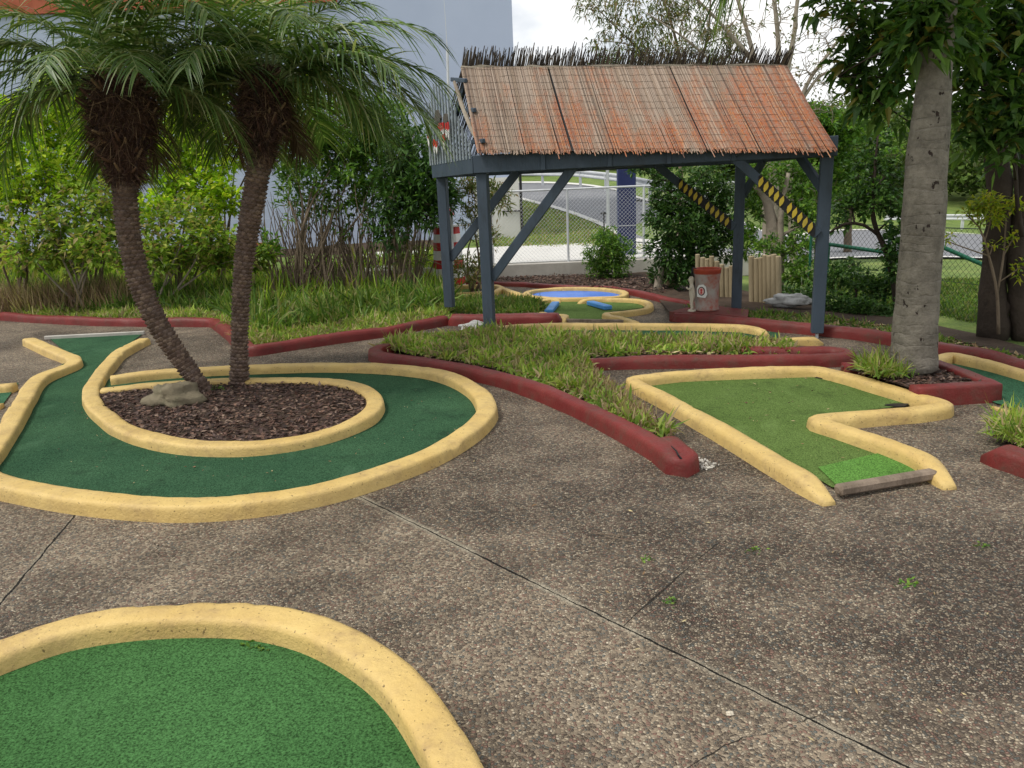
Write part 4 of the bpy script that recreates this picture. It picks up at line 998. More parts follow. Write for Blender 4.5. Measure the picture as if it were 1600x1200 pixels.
    for k in range(3):
        az = r.uniform(0, 3.1); fr(FB[k % 2], az, r.uniform(.5, .7), Vector((math.cos(az), math.sin(az), 0)) * .14 + Vector((0, 0, -.1)))
    return root
Yp1 = G(322, 612, .05).y
date_palm('palm_tree', 'curved leaning date palm on the left with a shaggy brown fibre skirt', [(324, 614), (300, 585), (268, 540), (238, 490), (215, 430), (202, 370), (196, 310), (195, 250), (194, 215), (191, 165)], Yp1,
          [.062, .080, .088, .090, .092, .094, .098, .10, .10], (.76, 1, .27, .3), 21, [(30, 0, 185, 1.1), (12, 1, 215, 1.0), (48, 1, -95, .8), (48, 0, -150, .95), (12, 1, 172, 1.1), (48, 1, -60, .8)])
Yp2 = G(374, 600, .05).y
date_palm('palm_tree', 'straighter date palm standing right of the curved one on the mulch island', [(374, 602), (374, 560), (375, 500), (379, 430), (388, 360), (398, 300), (407, 240), (411, 200), (414, 155)], Yp2,
          [.085, .072, .070, .076, .085, .094, .098, .10, .10], (.80, 1, .19, .2), 22, [(30, 0, 0, 1.2), (12, 0, -12, 1.2), (30, 1, 15, 1.2), (48, 0, -8, 1.2), (30, 0, 185, .9), (48, 1, -110, .8), (30, 0, -28, 1.1)])
# crown of the ringed palm, high above the picture
n_ = 0
for k in range(14):
    o = bpy.data.objects.new('frond', FR[(48, 30, 12)[k % 3]][k % 2]); COL.objects.link(o); o.parent = coco_root
    o.location = coco_top - cp; o.rotation_euler = (0, 0, k * .45 * 1.0 * 1.0 + (k % 2) * .1); o.scale = (1.7,) * 3

# rock at the palm foot
def rock(name, label, c, size, m, seed, cat='rock', rot=0, group=None):
    mb = MB(); n, k = 36, 22; vs = []
    for i in range(k + 1):
        th = math.pi * i / k
        for j in range(n):
            a = 2 * math.pi * j / n; d = Vector((math.sin(th) * math.cos(a), math.sin(th) * math.sin(a), math.cos(th)))
            q = 1 + .5 * mnoise.noise(d * 1.5 + Vector((seed, 0, 0))) + .28 * abs(mnoise.noise(d * 3.2 + Vector((0, seed, 0)))) + .08 * mnoise.noise(d * 9 + Vector((0, seed, 3)))
            x, y, z = d.x * size[0] * q, d.y * size[1] * q, d.z * size[2] * q
            vs.append(Vector((x * math.cos(rot) - y * math.sin(rot), x * math.sin(rot) + y * math.cos(rot), z)) + Vector(c))
    fs = [(i * n + j, (i + 1) * n + j, (i + 1) * n + (j + 1) % n, i * n + (j + 1) % n) for i in range(k) for j in range(n)]
    mb.add(vs, fs); return mb.build(name, m, None, smooth=True, label=label, cat=cat, group=group)
c = G(272, 632, .05); rock('rock', 'mossy brown rock leaning against the foot of the curved palm', c + Vector((0, .02, .06)), (.22, .15, .13), MAT['rock'], 2.3)
c = G(1234, 476, .08); rock('rock', 'whitish rough rock lying right of the log palisade', c + Vector((0, 0, .06)), (.26, .1, .08), MAT['white_rock'], 5.1, rot=-.5)
c = G(1140, 1117, .0); rock('pebble', 'single white pebble lying on the paving near the bottom', c + Vector((0, 0, .005)), (.012, .008, .006), MAT['statue'], 1.1, cat='pebble')
c = G(740, 517, .05); rock('rock', 'small grey rock among the grass near the left shelter post', c + Vector((0, 0, .04)), (.16, .08, .07), MAT['white_rock'], 3.3)
litter('mortar_crumbs', 'white mortar crumbs spilled at the cracked kerb tip', GL([(1078, 722), (1092, 716), (1125, 728), (1100, 736), (1080, 734)]), 260, .002, (.006, .022), 'white_dust', seed=77, cat='mortar', asp=.8)
# twigs on the paving
mb = MB(); a, b, c_ = G(950, 850, .012), G(972, 832, .012), G(925, 833, .012)
mb.tube([a, b], [.004, .002], 5); mb.tube([c_, G(985, 838, .012)], [.003, .0015], 5); mb.tube([G(945, 838, .012), G(990, 846, .012)], [.003, .0015], 5)
mb.build('twig', MAT['bark'], None, label='forked brown twig lying on the paving below the grass bed', cat='twig')
for (px, py, s, lab) in ((1010, 875, .03, 'tiny green weed beside the forked twig'), (1048, 940, .035, 'green weed by the short crack left of centre'), (1177, 860, .035, 'small green weed below the zigzag lane'),
                         (1420, 912, .045, 'flat spreading weed in the crack at the right'), (1535, 852, .035, 'small weed on the paving near the right edge'), (400, 1010, .05, 'leafy weed growing at the inner edge of the round green'),
                         (168, 790, .04, 'tiny weed at the outer foot of the curling lane kerb'), (335, 608, .09, 'bright green weed between the two palm feet')):
    c = G(px, py, .014 if px in (400, ) else (.06 if px == 335 else 0)); n = 22; mb = MB()
    leaves(mb, np.array([c] * n) + rng.normal(0, s * .45, (n, 3)) * [1.3, 1, 0], np.stack([rng.normal(0, 1, n), rng.normal(0, 1, n), rng.uniform(.1, .8, n)], 1), s * .6, s * .3, .1, .1)
    mb.build('weed', MAT['leaf_mid'], None, label=lab, cat='weed', group='small weeds on the paving')

# ------------------------------------------------------------------ open shelter
FL, FRt, BL, BR = G(766, 525), G(1276, 528), G(704, 498), G(1150, 495)
fd = (FRt - FL).normalized(); sdl = (BL - FL).normalized(); sdr = (BR - FRt).normalized()
up = Vector((0, 0, 1)); ZB, ZT_ = 1.93, 2.13
hut = empty('shelter', (FL + FRt + BL + BR) / 4, 'open slate blue timber shelter with a rusty reed thatched roof', 'shelter')
fn = Vector((fd.y, -fd.x, 0))     # towards the front
def at(p, z): return Vector((p.x, p.y, z))
for p in (FL, FRt, BL, BR):
    zb = .17 if p is BL else (.06 if p is FRt else 0.0)
    lo = at(p, zb)
    mb = MB(); mb.beam(lo, at(p, ZB), .125, .125, up=fn, bev=.006); post = mb.build('post', MAT['slate'], hut)
    if p is FRt:
        mb = MB(); mb.beam(at(p, -.01), at(p, .075), .03, .06, up=fn, bev=.003); mb.build('metal_foot', MAT['galv'], post)
def beamz(a, b, nm='beam', w=.06, off=Vector((0, 0, 0)), z0=ZB, z1=ZT_):
    mb = MB(); mb.beam(at(a, (z0 + z1) / 2) + off, at(b, (z0 + z1) / 2) + off, w, z1 - z0); return mb.build(nm, MAT['slate'], hut)
beamz(FL - fd * .075, FRt + fd * .09, off=fn * .07)
beamz(BL - fd * .05, BR + fd * .2, off=-fn * .03)
beamz(FL + sdl * .04, BL + sdl * .12, off=Vector((-.07, 0, 0)))
beamz(FRt + sdr * .04, BR + sdr * .1, off=Vector((.07, 0, 0)))
beamz(FL.lerp(FRt, .5), BL.lerp(BR, .5), z1=ZT_ - .02)
for t in (.2, .4, .57, .75):
    q = FL.lerp(FRt, t) + fn * .112; mb = MB(); mb.beam(at(q, ZB - .0), at(q, ZT_ - .02), .05, .024, up=fn, bev=.003); mb.build('cleat', MAT['slate'], hut)
def brace(p, d, z1, dist, off, w=.05, h=.1, diam=0, side=1):
    a = at(p, z1) + off; b = at(p + d * dist, ZB + .03) + off
    mb = MB(); mb.beam(a, b, w, h, up=up); br = mb.build('brace', MAT['slate'], hut)
    if diam:
        dv = (b - a).normalized(); nn = fn
        # black scalloped band with upright yellow leaf shapes along the lower half of the brace
        for k in range(diam):
            t = .10 + k * .062 + (0.03 if k >= diam // 2 else 0); c = a.lerp(b, t) + nn * (w / 2 + .012)
            sh = [(0, -.062), (.02, -.025), (.024, .01), (0, .06), (-.024, .01), (-.02, -.025)]
            tl = R(18); ux = (dv.cross(nn)).normalized()
            uy = (up * math.cos(tl) + Vector((fd.x, fd.y, 0)) * math.sin(tl)); ux = uy.cross(nn).normalized()
            mb = MB(); mb.plate(sh, c, ux, uy, .006); mb.build('diamond', MAT['diamond'], br)
        mb = MB()
        for k in range(diam * 2 + 1):
            t = .07 + k * .031; c = a.lerp(b, t) + nn * (w / 2 + .005)
            mb.plate([(-.024, -.062), (0, -.078), (.024, -.062), (.024, .055), (0, .075), (-.024, .055)], c, fd, up, .005 + .0006 * (k % 2))
        mb.build('scalloped_band', MAT['black'], br)
brace(FL + fd * .05, fd, .70, 1.03, fn * .0, h=.11)
brace(BL + fd * .05, fd, .84, 1.0, fn * .0, h=.11)
brace(FRt - fd * .05, -fd, 1.13, .88, fn * .06, diam=10)
brace(BR - fd * .05, -fd, 1.15, .98, fn * .05, diam=10)
brace(FRt, sdr, 1.6, .42, Vector((-.03, 0, 0)))
brace(BR, -sdr, 1.55, .42, Vector((0.05, 0, 0)))
ML, MR = (FL + BL) / 2, (FRt + BR) / 2
E1 = P(749, 241, FL.y - .16); E2 = P(1311, 238, FRt.y - .27)
K1 = P(721, 107, ML.y); K2 = P(1230, 104, MR.y)
EB1 = at(BL, 2.14) + sdl * .15 - fd * .05; EB2 = at(BR, 2.14) + sdr * .15 + fd * .2
print('ridge', K1, K2, 'eave', E1, E2, EB1, EB2)
def slope_reeds(name, Ka, Kb, Ea, Eb, n, m, seed, over=.0, thick=.0058, ragged=.06, layers=2, rows=0, gap=()):
    r = random.Random(seed); mb = MB(); nrmv = (Kb - Ka).cross(Ea - Ka).normalized()
    if nrmv.z < 0: nrmv = -nrmv
    for L in range(layers):
        for i in range(n):
            t = (i + r.uniform(-.3, .3)) / n; pan = int(t * 4.0)
            if any(abs(t - g) < w and r.random() < .85 for g, w in gap): continue
            t2 = t + (((pan * 37) % 5) - 2) * .0022 + r.gauss(0, .0016)
            if r.random() < .03: t2 += r.gauss(0, .01)
            a = Ka.lerp(Kb, t) + nrmv * (.006 + .008 * (1 - L) + r.uniform(0, .006)); b = Ea.lerp(Eb, t2) + nrmv * (.006 + .008 * (1 - L) + r.uniform(0, .006))
            d = (b - a).normalized(); b = b + d * (r.uniform(-ragged, ragged * .4) + (r.random() < .02) * .08); a = a - d * (over * r.uniform(.55, 1.05) if over else 0)
            c = a.lerp(b, .5) + nrmv * r.gauss(0, .004) - up * .02; rad = thick * r.uniform(.7, 1.25)
            mb.tube([a, c, b], [rad, rad, rad * .85], 4)
    o = mb.build(name, m, hut)
    return nrmv
nv = slope_reeds('thatch_front', K1, K2, E1, E2, 400, MAT['reed'], 1, thick=.0068, gap=((.285, .004), (.15, .002), (.42, .002), (.66, .0015)))
slope_reeds('thatch_back', K1, K2, EB1, EB2, 300, MAT['reed_dark'], 2, layers=1)
mb = MB()
for k in range(13):
    f = .03 + k * .078; a = K1.lerp(E1, f); b = K2.lerp(E2, f); pts = [a.lerp(b, i / 60) + nv * .027 + Vector((0, 0, random.gauss(0, .005) + .012 * mnoise.noise(Vector((i * .21, k, 0))) - .02 * math.sin(math.pi * f))) for i in range(61)]
    mb.tube(pts, .0014, 4)
mb.build('tie_wires', MAT['bark_dark'], hut)
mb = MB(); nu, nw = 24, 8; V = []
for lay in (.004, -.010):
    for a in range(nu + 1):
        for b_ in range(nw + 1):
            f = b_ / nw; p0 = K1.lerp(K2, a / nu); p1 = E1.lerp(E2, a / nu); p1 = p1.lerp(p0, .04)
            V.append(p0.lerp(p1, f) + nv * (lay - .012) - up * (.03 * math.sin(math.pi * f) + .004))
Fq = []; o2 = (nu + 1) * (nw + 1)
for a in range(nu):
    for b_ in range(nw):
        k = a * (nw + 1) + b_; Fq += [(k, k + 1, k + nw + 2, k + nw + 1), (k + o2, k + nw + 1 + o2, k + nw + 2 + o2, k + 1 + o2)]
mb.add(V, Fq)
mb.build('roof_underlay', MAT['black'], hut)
# ragged fringe: the back mat's reeds stand up past the ridge
mb = MB(); r = random.Random(9); bd1 = (K1 - EB1).normalized(); bd2 = (K2 - EB2).normalized()
for i in range(540):
    t = (i + r.uniform(-.4, .4)) / 540; a = K1.lerp(K2, t); d = bd1.lerp(bd2, t); d.normalize()
    d = (d + fd * (.04 + .22 * t + r.gauss(0, .05)) + up * (.75 + r.gauss(0, .03))).normalized(); Ln = r.uniform(.14, .27) * (1.0 if r.random() < .9 else 1.2) * (1 - .15 * t)
    if r.random() < .12: Ln *= .6
    a0 = a - d * .12 - fn * .02; rad = r.uniform(.004, .0085)
    mb.tube([a0, a + d * Ln * .5 + Vector((r.gauss(0, .006), 0, 0)), a + d * Ln + fd * r.gauss(0, .01)], [rad, rad, rad * .7], 4)
mb.build('ridge_fringe', MAT['reed_dark'], hut)
mb = MB(); mb.tube([K1.lerp(K2, i / 30) + Vector((0, 0, .012 + random.gauss(0, .006))) for i in range(31)], [.02 + .008 * math.sin(i) for i in range(31)], 7, jitter=.5); mb.build('ridge_pole', MAT['bark_pale'], hut)
# rafters under the roof and the barge at the right
for t in (0.02, .25, .5, .75, .985):
    mb = MB(); a = K1.lerp(K2, t) - nv * .06; b = E1.lerp(E2, t) - nv * .06; mb.beam(a, b.lerp(a, .03), .04, .07, up=up); mb.build('rafter', MAT['slate'], hut)
    mb = MB(); a = K1.lerp(K2, t) - up * .07; b = EB1.lerp(EB2, t) - up * .07; mb.beam(a, b, .04, .07, up=up); mb.build('rafter', MAT['slate'], hut)
def gpt(px, py, out=0.0):
    s = (750 - px) / 60.0; Y = FL.y + (BL.y - FL.y) * s
    return P(px, py, Y) + Vector((-out, 0, 0))
mb = MB(); mb.tube([gpt(714, 128, .03), gpt(726, 165, .03), gpt(740, 200, .03), gpt(753, 226, .03)], [.022, .026, .024, .02], 8, jitter=.4); mb.build('pale_rafter', MAT['bark_pale'], hut)
for (a, b) in (((706, 124), (728, 126)), ((722, 172), (742, 172)), ((738, 222), (756, 220))):
    mb = MB(); mb.beam(gpt(*a, out=.0), gpt(*b, out=.0), .04, .05); mb.build('batten', MAT['slate'], hut)
r = random.Random(4)
npk = 15
for k in range(npk):
    s = .06 + 1.03 * k / (npk - 1); base = at(FL.lerp(BL, s), ZT_) + Vector((-.10, 0, 0)); px = 750 - 60 * s
    ty = np.interp(px, [688, 692, 697, 702, 712, 722, 735, 748], [168, 150, 134, 124, 126, 150, 190, 225]) + r.uniform(-5, 5)
    topz = gpt(px, ty).z; w = .052
    mb = MB(); ux = sdl; c = base; h = topz - ZT_
    wv = [(-w / 2, -.03)] + [(-w / 2 + (.008 if j % 2 else 0), h * (j + 1) / 7) for j in range(5)] + [(-w / 4, h - .04), (0, h), (w / 4, h - .04)] + [(w / 2 - (.008 if j % 2 else 0), h * (5 - j) / 7) for j in range(5)] + [(w / 2, -.03)]
    mb.plate(wv, c, ux, up, .018); mb.build('gable_picket', MAT['slate_light'], hut)
# carved masks hanging on the gable
def mask(px, py, w, h, lab, seed, eyes=True):
    c = gpt(px, py, .15); s = 9.9 / F_PX; root = empty('carved_mask', c, lab, 'mask', 'ornaments hanging on the shelter gable')
    ov = [(math.cos(a) * w * s / 2 * (1.25 if math.sin(a) > 0 else .85) * 2.2, math.sin(a) * h * s / 2) for a in np.linspace(0, 5.95, 16)]
    mb = MB(); mb.plate(ov, c, sdl, up, .03); mb.build('face', MAT['mask'], root)
    if eyes:
        for dx in (-1, 1):
            mb = MB(); e = [(dx * w * s * .45 + math.cos(a) * w * s * .3, h * s * -.02 + math.sin(a) * h * s * .1) for a in np.linspace(0, 5.6, 9)]
            mb.plate(e, c + Vector((-.018, -.004, 0)), sdl, up, .006); mb.build('eye', MAT['black'], root)
    return root
mask(703, 193, 13, 42, 'dark oval carved mask with eye holes on the shelter gable', 1)
mask(716, 196, 9, 36, 'narrower plain dark carved oval beside the eyed mask', 2, False)
def feathers(lab, items):
    c = gpt(items[0][0], items[0][1], .16); root = empty('feather_ornament', c, lab, 'ornament', 'ornaments hanging on the shelter gable')
    s = 9.9 / F_PX
    for (px, py, w, h, k) in items:
        c = gpt(px, py, .165 + .004 * k); w *= s * 2; h *= s
        f = [(-w / 2, h * .1), (-w * .35, h / 2), (0, h * .42), (w * .35, h / 2), (w / 2, h * .1), (0, -h * .02), ]
        g = [(-w / 2, h * .1), (0, -h * .02), (w / 2, h * .1), (w * .3, -h * .3), (0, -h / 2), (-w * .3, -h * .3)]
        mb = MB(); mb.plate(f, c, sdl, up, .012); mb.build('red_tip', MAT['stripe_red'], root)
        mb = MB(); mb.plate(g, c, sdl, up, .012); mb.build('white_blade', MAT['stripe_white'], root)
feathers('row of red and white wooden feathers below the dark masks', [(706, 203, 4, 22, 0), (710, 204, 4, 24, 1), (714, 203, 4, 24, 2), (718, 203, 4, 22, 0), (722, 204, 4, 26, 1)])
feathers('lower pair of red and white feathers on the gable', [(714, 222, 5, 26, 0), (699, 228, 6, 22, 1), (703, 230, 5, 20, 2)])
feathers('single red and white feather at the back edge of the gable', [(689, 216, 6, 26, 0)])

# ------------------------------------------------------------------ building
YW = 20.5; xr = (P(808, 40, YW).x + P(807, 380, YW).x) / 2; x0 = P(-700, 300, YW).x
b = empty('building', (xr - 4, YW, 0), 'large blue grey painted block building behind the hedge', 'building')
zs = P(790, 277, YW).z
mb = MB(); mb.box(((x0 + xr) / 2, YW + 4, 5.5), (xr - x0, 8, 11)); mb.build('wall', MAT['wall'], b)
xa = P(742, 300, YW).x
mb = MB(); mb.box(((xa + xr) / 2, YW - .03, zs / 2 + .1), (xr - xa + .01, .08, zs - .2)); mb.build('pale_panel', MAT['concrete_lt'], b)
mb = MB(); mb.tube([(xr + .05, YW - .08, .4), (xr + .05, YW - .08, 2.6)], .035, 8); mb.build('downpipe', MAT['black'], b)
mb = MB(); mb.tube([(P(785, 330, YW).x, YW - .1, P(785, 330, YW).z), (xr + .05, YW - .1, P(800, 330, YW).z)], .02, 6); mb.build('pipe', MAT['black'], b)
zr = P(300, 13, YW).z; xb = P(528, 10, YW).x
mb = MB(); mb.box(((x0 + xb) / 2, YW - .05, zr + .5), (xb - x0, .12, 1.0)); mb.build('red_fascia', MAT['brick_red'], b)
mb = MB(); mb.box(((x0 - 6.0) / 2, YW - .04, .62), (-6.0 - x0, .1, .14)); mb.build('plinth_strip', MAT['brick_red'], b)
# antenna pole behind the shelter
a = P(701, 330, 13.2); a.z = T(a.x, a.y)
mb = MB(); mb.tube([a, P(699, 78, 13.2)], .022, 8); mb.tube([P(699, 82, 13.2), P(696, 30, 13.2), P(692, -20, 13.2)], [.007, .005, .003], 6)
mb.build('antenna_pole', MAT['galv'], None, label='slender grey pole topped by a thin whip wire left of the shelter roof', cat='pole')

# ------------------------------------------------------------------ retaining wall, fence and things beyond
xl, xrr = P(560, 420, 15.4).x, P(1200, 420, 15.4).x
mb = MB(); mb.box(((xl + xrr) / 2, 15.5, .1), (xrr - xl, .26, .42), bev=.012); mb.build('retaining_wall', MAT['concrete'], None, label='low weathered concrete retaining wall behind the basin', cat='wall')
fen = empty('wire_fence', (1.0, 15.5, .31), 'silver chain wire fence on top of the concrete retaining wall', 'fence')
zr = P(900, 295, 15.5).z; fx0, fx1 = P(768, 300, 15.5).x, P(1150, 300, 15.5).x
mb = MB(); mb.tube([(fx0, 15.5, zr), (fx1, 15.5, zr)], .021, 8); mb.build('top_rail', MAT['galv'], fen)
for px in (768, 887, 1006, 1125):
    x = P(px, 350, 15.5).x; mb = MB(); mb.tube([(x, 15.5, .3), (x, 15.5, zr)], .024, 8); mb.build('fence_post', MAT['galv'], fen)
def chain(mb, A, B, h, step, w):
    A = Vector(A); B = Vector(B); L = (B - A).length; d = (B - A) / L; n = Vector((-d.y, d.x, 0)) * 0
    k = int((L + h) / step)
    for i in range(-int(h / step) - 1, k + 1):
        for sgn in (1, -1):
            s0 = i * step; s1 = s0 + h
            if sgn < 0: s0, s1 = s1, s0
            # clip to 0..L
            pts = []
            for (sa, za, sb, zb_) in ((s0, 0, s1, h),):
                ta, tb_ = 0.0, 1.0; ds = sb - sa
                for lim, hi in ((0, False), (L, True)):
                    t = (lim - sa) / ds
                    if (ds > 0) == hi: tb_ = min(tb_, t)
                    else: ta = max(ta, t)
                if ta >= tb_: continue
                p0 = A + d * (sa + ds * ta) + up * (za + (zb_ - za) * ta); p1 = A + d * (sa + ds * tb_) + up * (za + (zb_ - za) * tb_)
                off = Vector((d.y, -d.x, 0)) * (w * .6 * sgn); mb.tube([p0 + off, p1 + off], w / 2, 3, cap=False)
mb = MB(); chain(mb, (fx0, 15.5, .33), (fx1, 15.5, .33), zr - .36, .075, .0048); mb.build('wire_mesh', MAT['wire'], fen)

f2 = empty('wire_fence', G(1480, 515), 'dark chain wire fence between the right hand trees and the lawn', 'fence')
FA, FB_ = G(1262, 462), G(1760, 545); hF = 1.08
mb = MB(); chain(mb, FA, FB_, hF, .078, .0042); mb.build('wire_mesh', MAT['wire_dark'], f2)
mb = MB(); mb.tube([FA + up * hF, FB_ + up * hF], .006, 5); mb.tube([FA + up * .45, FB_ + up * .45], .003, 5); mb.build('strand_wire', MAT['wire_dark'], f2)
for t in (0, .33, .66, 1):
    q = FA.lerp(FB_, t) + Vector((0.02, 0.03, 0)); mb = MB(); mb.tube([q - up * .05, q + up * (hF + .02)], .02, 8); mb.build('fence_post', MAT['green_steel'], f2)
for (a, b_, Y, lab) in (((1468, 384), (1546, 418), 11.5, 'sloping green handrail seen through the wire fence right of the ringed palm'), ((1290, 381), (1424, 400), 13.0, 'long green handrail seen through the fence left of the ringed palm')):
    p0, p1 = P(*a, Y), P(*b_, Y - .3); rt = empty('handrail', (p0.x, p0.y, T(p0.x, p0.y)), lab, 'handrail', 'green handrails beyond the fence')
    mb = MB(); mb.tube([p0, p1], .032, 10); mb.build('rail', MAT['green_steel'], rt)
    for q in (p0.lerp(p1, .04), p0.lerp(p1, .96)):
        mb = MB(); mb.tube([(q.x, q.y, T(q.x, q.y) - .05), q], .025, 8); mb.build('post', MAT['green_steel'], rt)
# rank grass beyond the fence, on the lawn
lawnp = [G(1290, 455), G(1620, 520), G(1700, 440), G(1300, 425)]
grass_stuff('grass', 'lush green grass behind the dark wire fence', lawnp, 3600, (.08, .2), 0, 'lowgreen', .7, .016, 7, seed=30, zfun=lambda x, y: T(x, y))
vp = [GT(770, 386), GT(930, 386), GT(1015, 392), GT(940, 352), GT(815, 314), GT(770, 305)]
grass_stuff('grass', 'sunlit roadside grass triangle beyond the silver fence', vp, 5200, (.08, .18), 0, 'grass', .6, .03, 6, seed=31, zfun=lambda x, y: T(x, y), clr=.1)

def guard(pts, lab, hgt=.62):
    pts = densify([Vector(p) for p in pts], step=.5, smooth=1); rt = empty('guard_rail', pts[len(pts) // 2], lab, 'guard rail', 'steel guard rails along the road')
    mb = MB(); prof = [(-.155, .0), (-.12, .03), (-.07, .03), (-.03, -.03), (.03, -.03), (.07, .03), (.12, .03), (.155, 0)]; vs = []
    for i, p in enumerate(pts):
        d = (pts[min(i + 1, len(pts) - 1)] - pts[max(0, i - 1)]); d.z = 0; d.normalize(); nn = Vector((d.y, -d.x, 0))
        for (z, o) in prof: vs.append(Vector((p.x, p.y, T(p.x, p.y) + hgt + z)) + nn * o)
    n = len(prof); mb.add(vs, [(i * n + k, (i + 1) * n + k, (i + 1) * n + k + 1, i * n + k + 1) for i in range(len(pts) - 1) for k in range(n - 1)])
    mb.build('rail', MAT['galv'], rt, smooth=False)
    for i in range(2, len(pts), 5):
        p = pts[i]; z = T(p.x, p.y); mb = MB(); mb.box((p.x, p.y + .08, z + .3), (.12, .1, .85)); mb.build('post', MAT['galv'], rt)
guard([GT(700, 287), GT(800, 289), GT(900, 292), GT(965, 302), GT(1040, 322), GT(1110, 338)], 'long curved steel guard rail along the upper road behind the shelter')
guard([GT(1380, 358), GT(1470, 358), GT(1540, 359), GT(1680, 362)], 'pale steel guard rail beside the road at the right behind the trees')
c = GT(950, 358); rt = empty('sign_pole', c, 'plain grey steel pole beside the road behind the round shrub', 'pole'); mb = MB(); mb.tube([c - up * .1, c + up * 2.9], .045, 10); mb.build('pole', MAT['galv'], rt); mb = MB(); mb.tube([c + up * 2.9, c + up * 2.93], [.05, .03], 10); mb.build('cap', MAT['galv'], rt)
c = GT(944, 372); rt = empty('standpipe', c, 'small dark standpipe with a tap standing left of the grey pole', 'standpipe'); mb = MB(); mb.tube([c - up * .1, c + up * .62], .02, 8); mb.build('pipe', MAT['black'], rt)
mb = MB(); mb.tube([c + up * .6 - Vector((.08, 0, 0)), c + up * .64, c + up * .6 + Vector((.06, 0, 0))], .025, 6); mb.build('tap', MAT['black'], rt)
c = P(979, 400, 16.3); c.z = T(c.x, c.y); rt = empty('sign_pillar', c, 'tall navy blue pillar standing behind the silver fence', 'pillar')
mb = MB(); mb.box(c + up * .85, (.37, .2, 1.8), bev=.01); mb.build('column', MAT['navy'], rt); mb = MB(); mb.box(c + up * .62 + Vector((0, -.102, 0)), (.375, .012, .012)); mb.build('seam', MAT['galv'], rt)

# ------------------------------------------------------------------ striped lighthouse
c = G(703, 449); rt = empty('lighthouse', c, 'red and white striped model lighthouse behind the left shelter post', 'lighthouse')
lvls = [0, .06, .20, .37, .53, .70, .85, 1.0, 1.13]
for i in range(8):
    z0, z1 = lvls[i], lvls[i + 1]; ra = lambda z: .31 - .06 * z
    mb = MB(); mb.lathe(c, [(ra(z0), z0), (ra(z1) + .001, z1)], 8)
    mb.build('white_band' if i % 2 == 0 else 'red_band', MAT['stripe_white'] if i % 2 == 0 else MAT['stripe_red'], rt)
mb = MB(); mb.lathe(c, [(.0, 1.13), (.28, 1.13), (.28, 1.16), (.12, 1.16), (.12, 1.34)], 16); mb.build('gallery', MAT['stripe_white'], rt)
mb = MB(); mb.lathe(c, [(.16, 1.34), (.13, 1.42), (.07, 1.48), (0.001, 1.5)], 16); mb.build('dome', MAT['stripe_red'], rt)

# ------------------------------------------------------------------ drum, figurine, palisades
mb = MB(); st = GL([(1046, 487), (1072, 481), (1120, 478), (1170, 484), (1168, 496), (1110, 490)], .125); mb.poly(st, .127, thick=.14)
mb.build('corner_step', MAT['red'], None, label='wide dark red painted step under the rusty drum', cat='step')
c = G(1104, 484, .13); rt = empty('drum', c, 'rusty red and grey metal drum with a round emblem plate', 'drum')
mb = MB(); mb.lathe(c, [(0, .01), (.150, 0), (.158, .015), (.150, .03), (.148, .2), (.152, .34), (.166, .46), (.168, .50), (.150, .5), (.145, .3), (.14, .04), (0, .04)], 28); mb.build('body', MAT['rust'], rt, smooth=True)
mb = MB(); mb.lathe(c, [(.160, .465), (.169, .47), (.173, .515), (.178, .525), (.172, .535), (.150, .53), (.15, .47)], 28); mb.build('rim', MAT['rust_red'], rt, smooth=True)
dv = Vector((-.62, -.78, 0)).normalized(); ux = Vector((-dv.y, dv.x, 0)); pc = c + dv * .160 + up * .26
mb = MB(); mb.plate([(-.06, -.075), (.05, -.085), (.075, -.04), (.055, .06), (.02, .085), (-.04, .075), (-.065, .03)], pc, ux, up, .008); pl = mb.build('emblem_plate', MAT['stripe_white'], rt)
o_ = [(math.cos(a), math.sin(a)) for a in np.linspace(0, 6.0, 20)]
mb = MB(); mb.plate([(x * .047, y * .056 - .0) for x, y in o_], pc + dv * .006, ux, up, .004); mb.build('ring', MAT['black'], pl)
mb = MB(); mb.plate([(x * .037, y * .045) for x, y in o_], pc + dv * .009, ux, up, .004); mb.build('disc', painted('pink_emblem', (.62, .33, .30), (.62, .38, .35), (.5, .2, .2)), pl)
mb = MB(); mb.plate([(-.012, -.03), (.012, -.03), (.006, 0), (.016, .02), (0, .032), (-.014, .018), (-.006, 0)], pc + dv * .012, ux, up, .003); mb.build('figure_mark', MAT['stripe_red'], pl)
mb = MB(); mb.tube([c + Vector((-.15, .02, .42)), c + Vector((-.20, .0, .47)), c + Vector((-.185, 0, .55)), c + Vector((-.14, .02, .53))], .012, 7); mb.build('handle', MAT['black'], rt)
# figurine: one continuous skinned body
c = G(1081, 486, .13); H = .46
rt = empty('figurine', c, 'cream stone figurine of a standing child holding a hand out beside the drum', 'figurine')
J = {'pel': (0, 0, .46), 'bel': (.0, 0, .54), 'che': (-.015, 0, .66), 'neck': (-.02, 0, .755), 'head': (-.04, -.01, .87), 'crown': (-.04, 0, .93),
     'shl': (-.02, -.075, .70), 'ell': (-.11, -.11, .62), 'hal': (-.20, -.10, .68), 'shr': (-.01, .075, .70), 'elr': (.03, .11, .58), 'har': (-.05, .10, .50),
     'hil': (0, -.05, .42), 'knl': (-.035, -.055, .24), 'anl': (-.01, -.055, .06), 'tol': (-.09, -.06, .03), 'hir': (0, .05, .42), 'knr': (.01, .055, .24), 'anr': (.04, .055, .06), 'tor': (-.04, .06, .03)}
rad = {'pel': .075, 'bel': .07, 'che': .075, 'neck': .032, 'head': .07, 'crown': .05, 'shl': .033, 'ell': .024, 'hal': .02, 'shr': .033, 'elr': .024, 'har': .02, 'hil': .052, 'knl': .036, 'anl': .024, 'tol': .02, 'hir': .052, 'knr': .036, 'anr': .024, 'tor': .02}
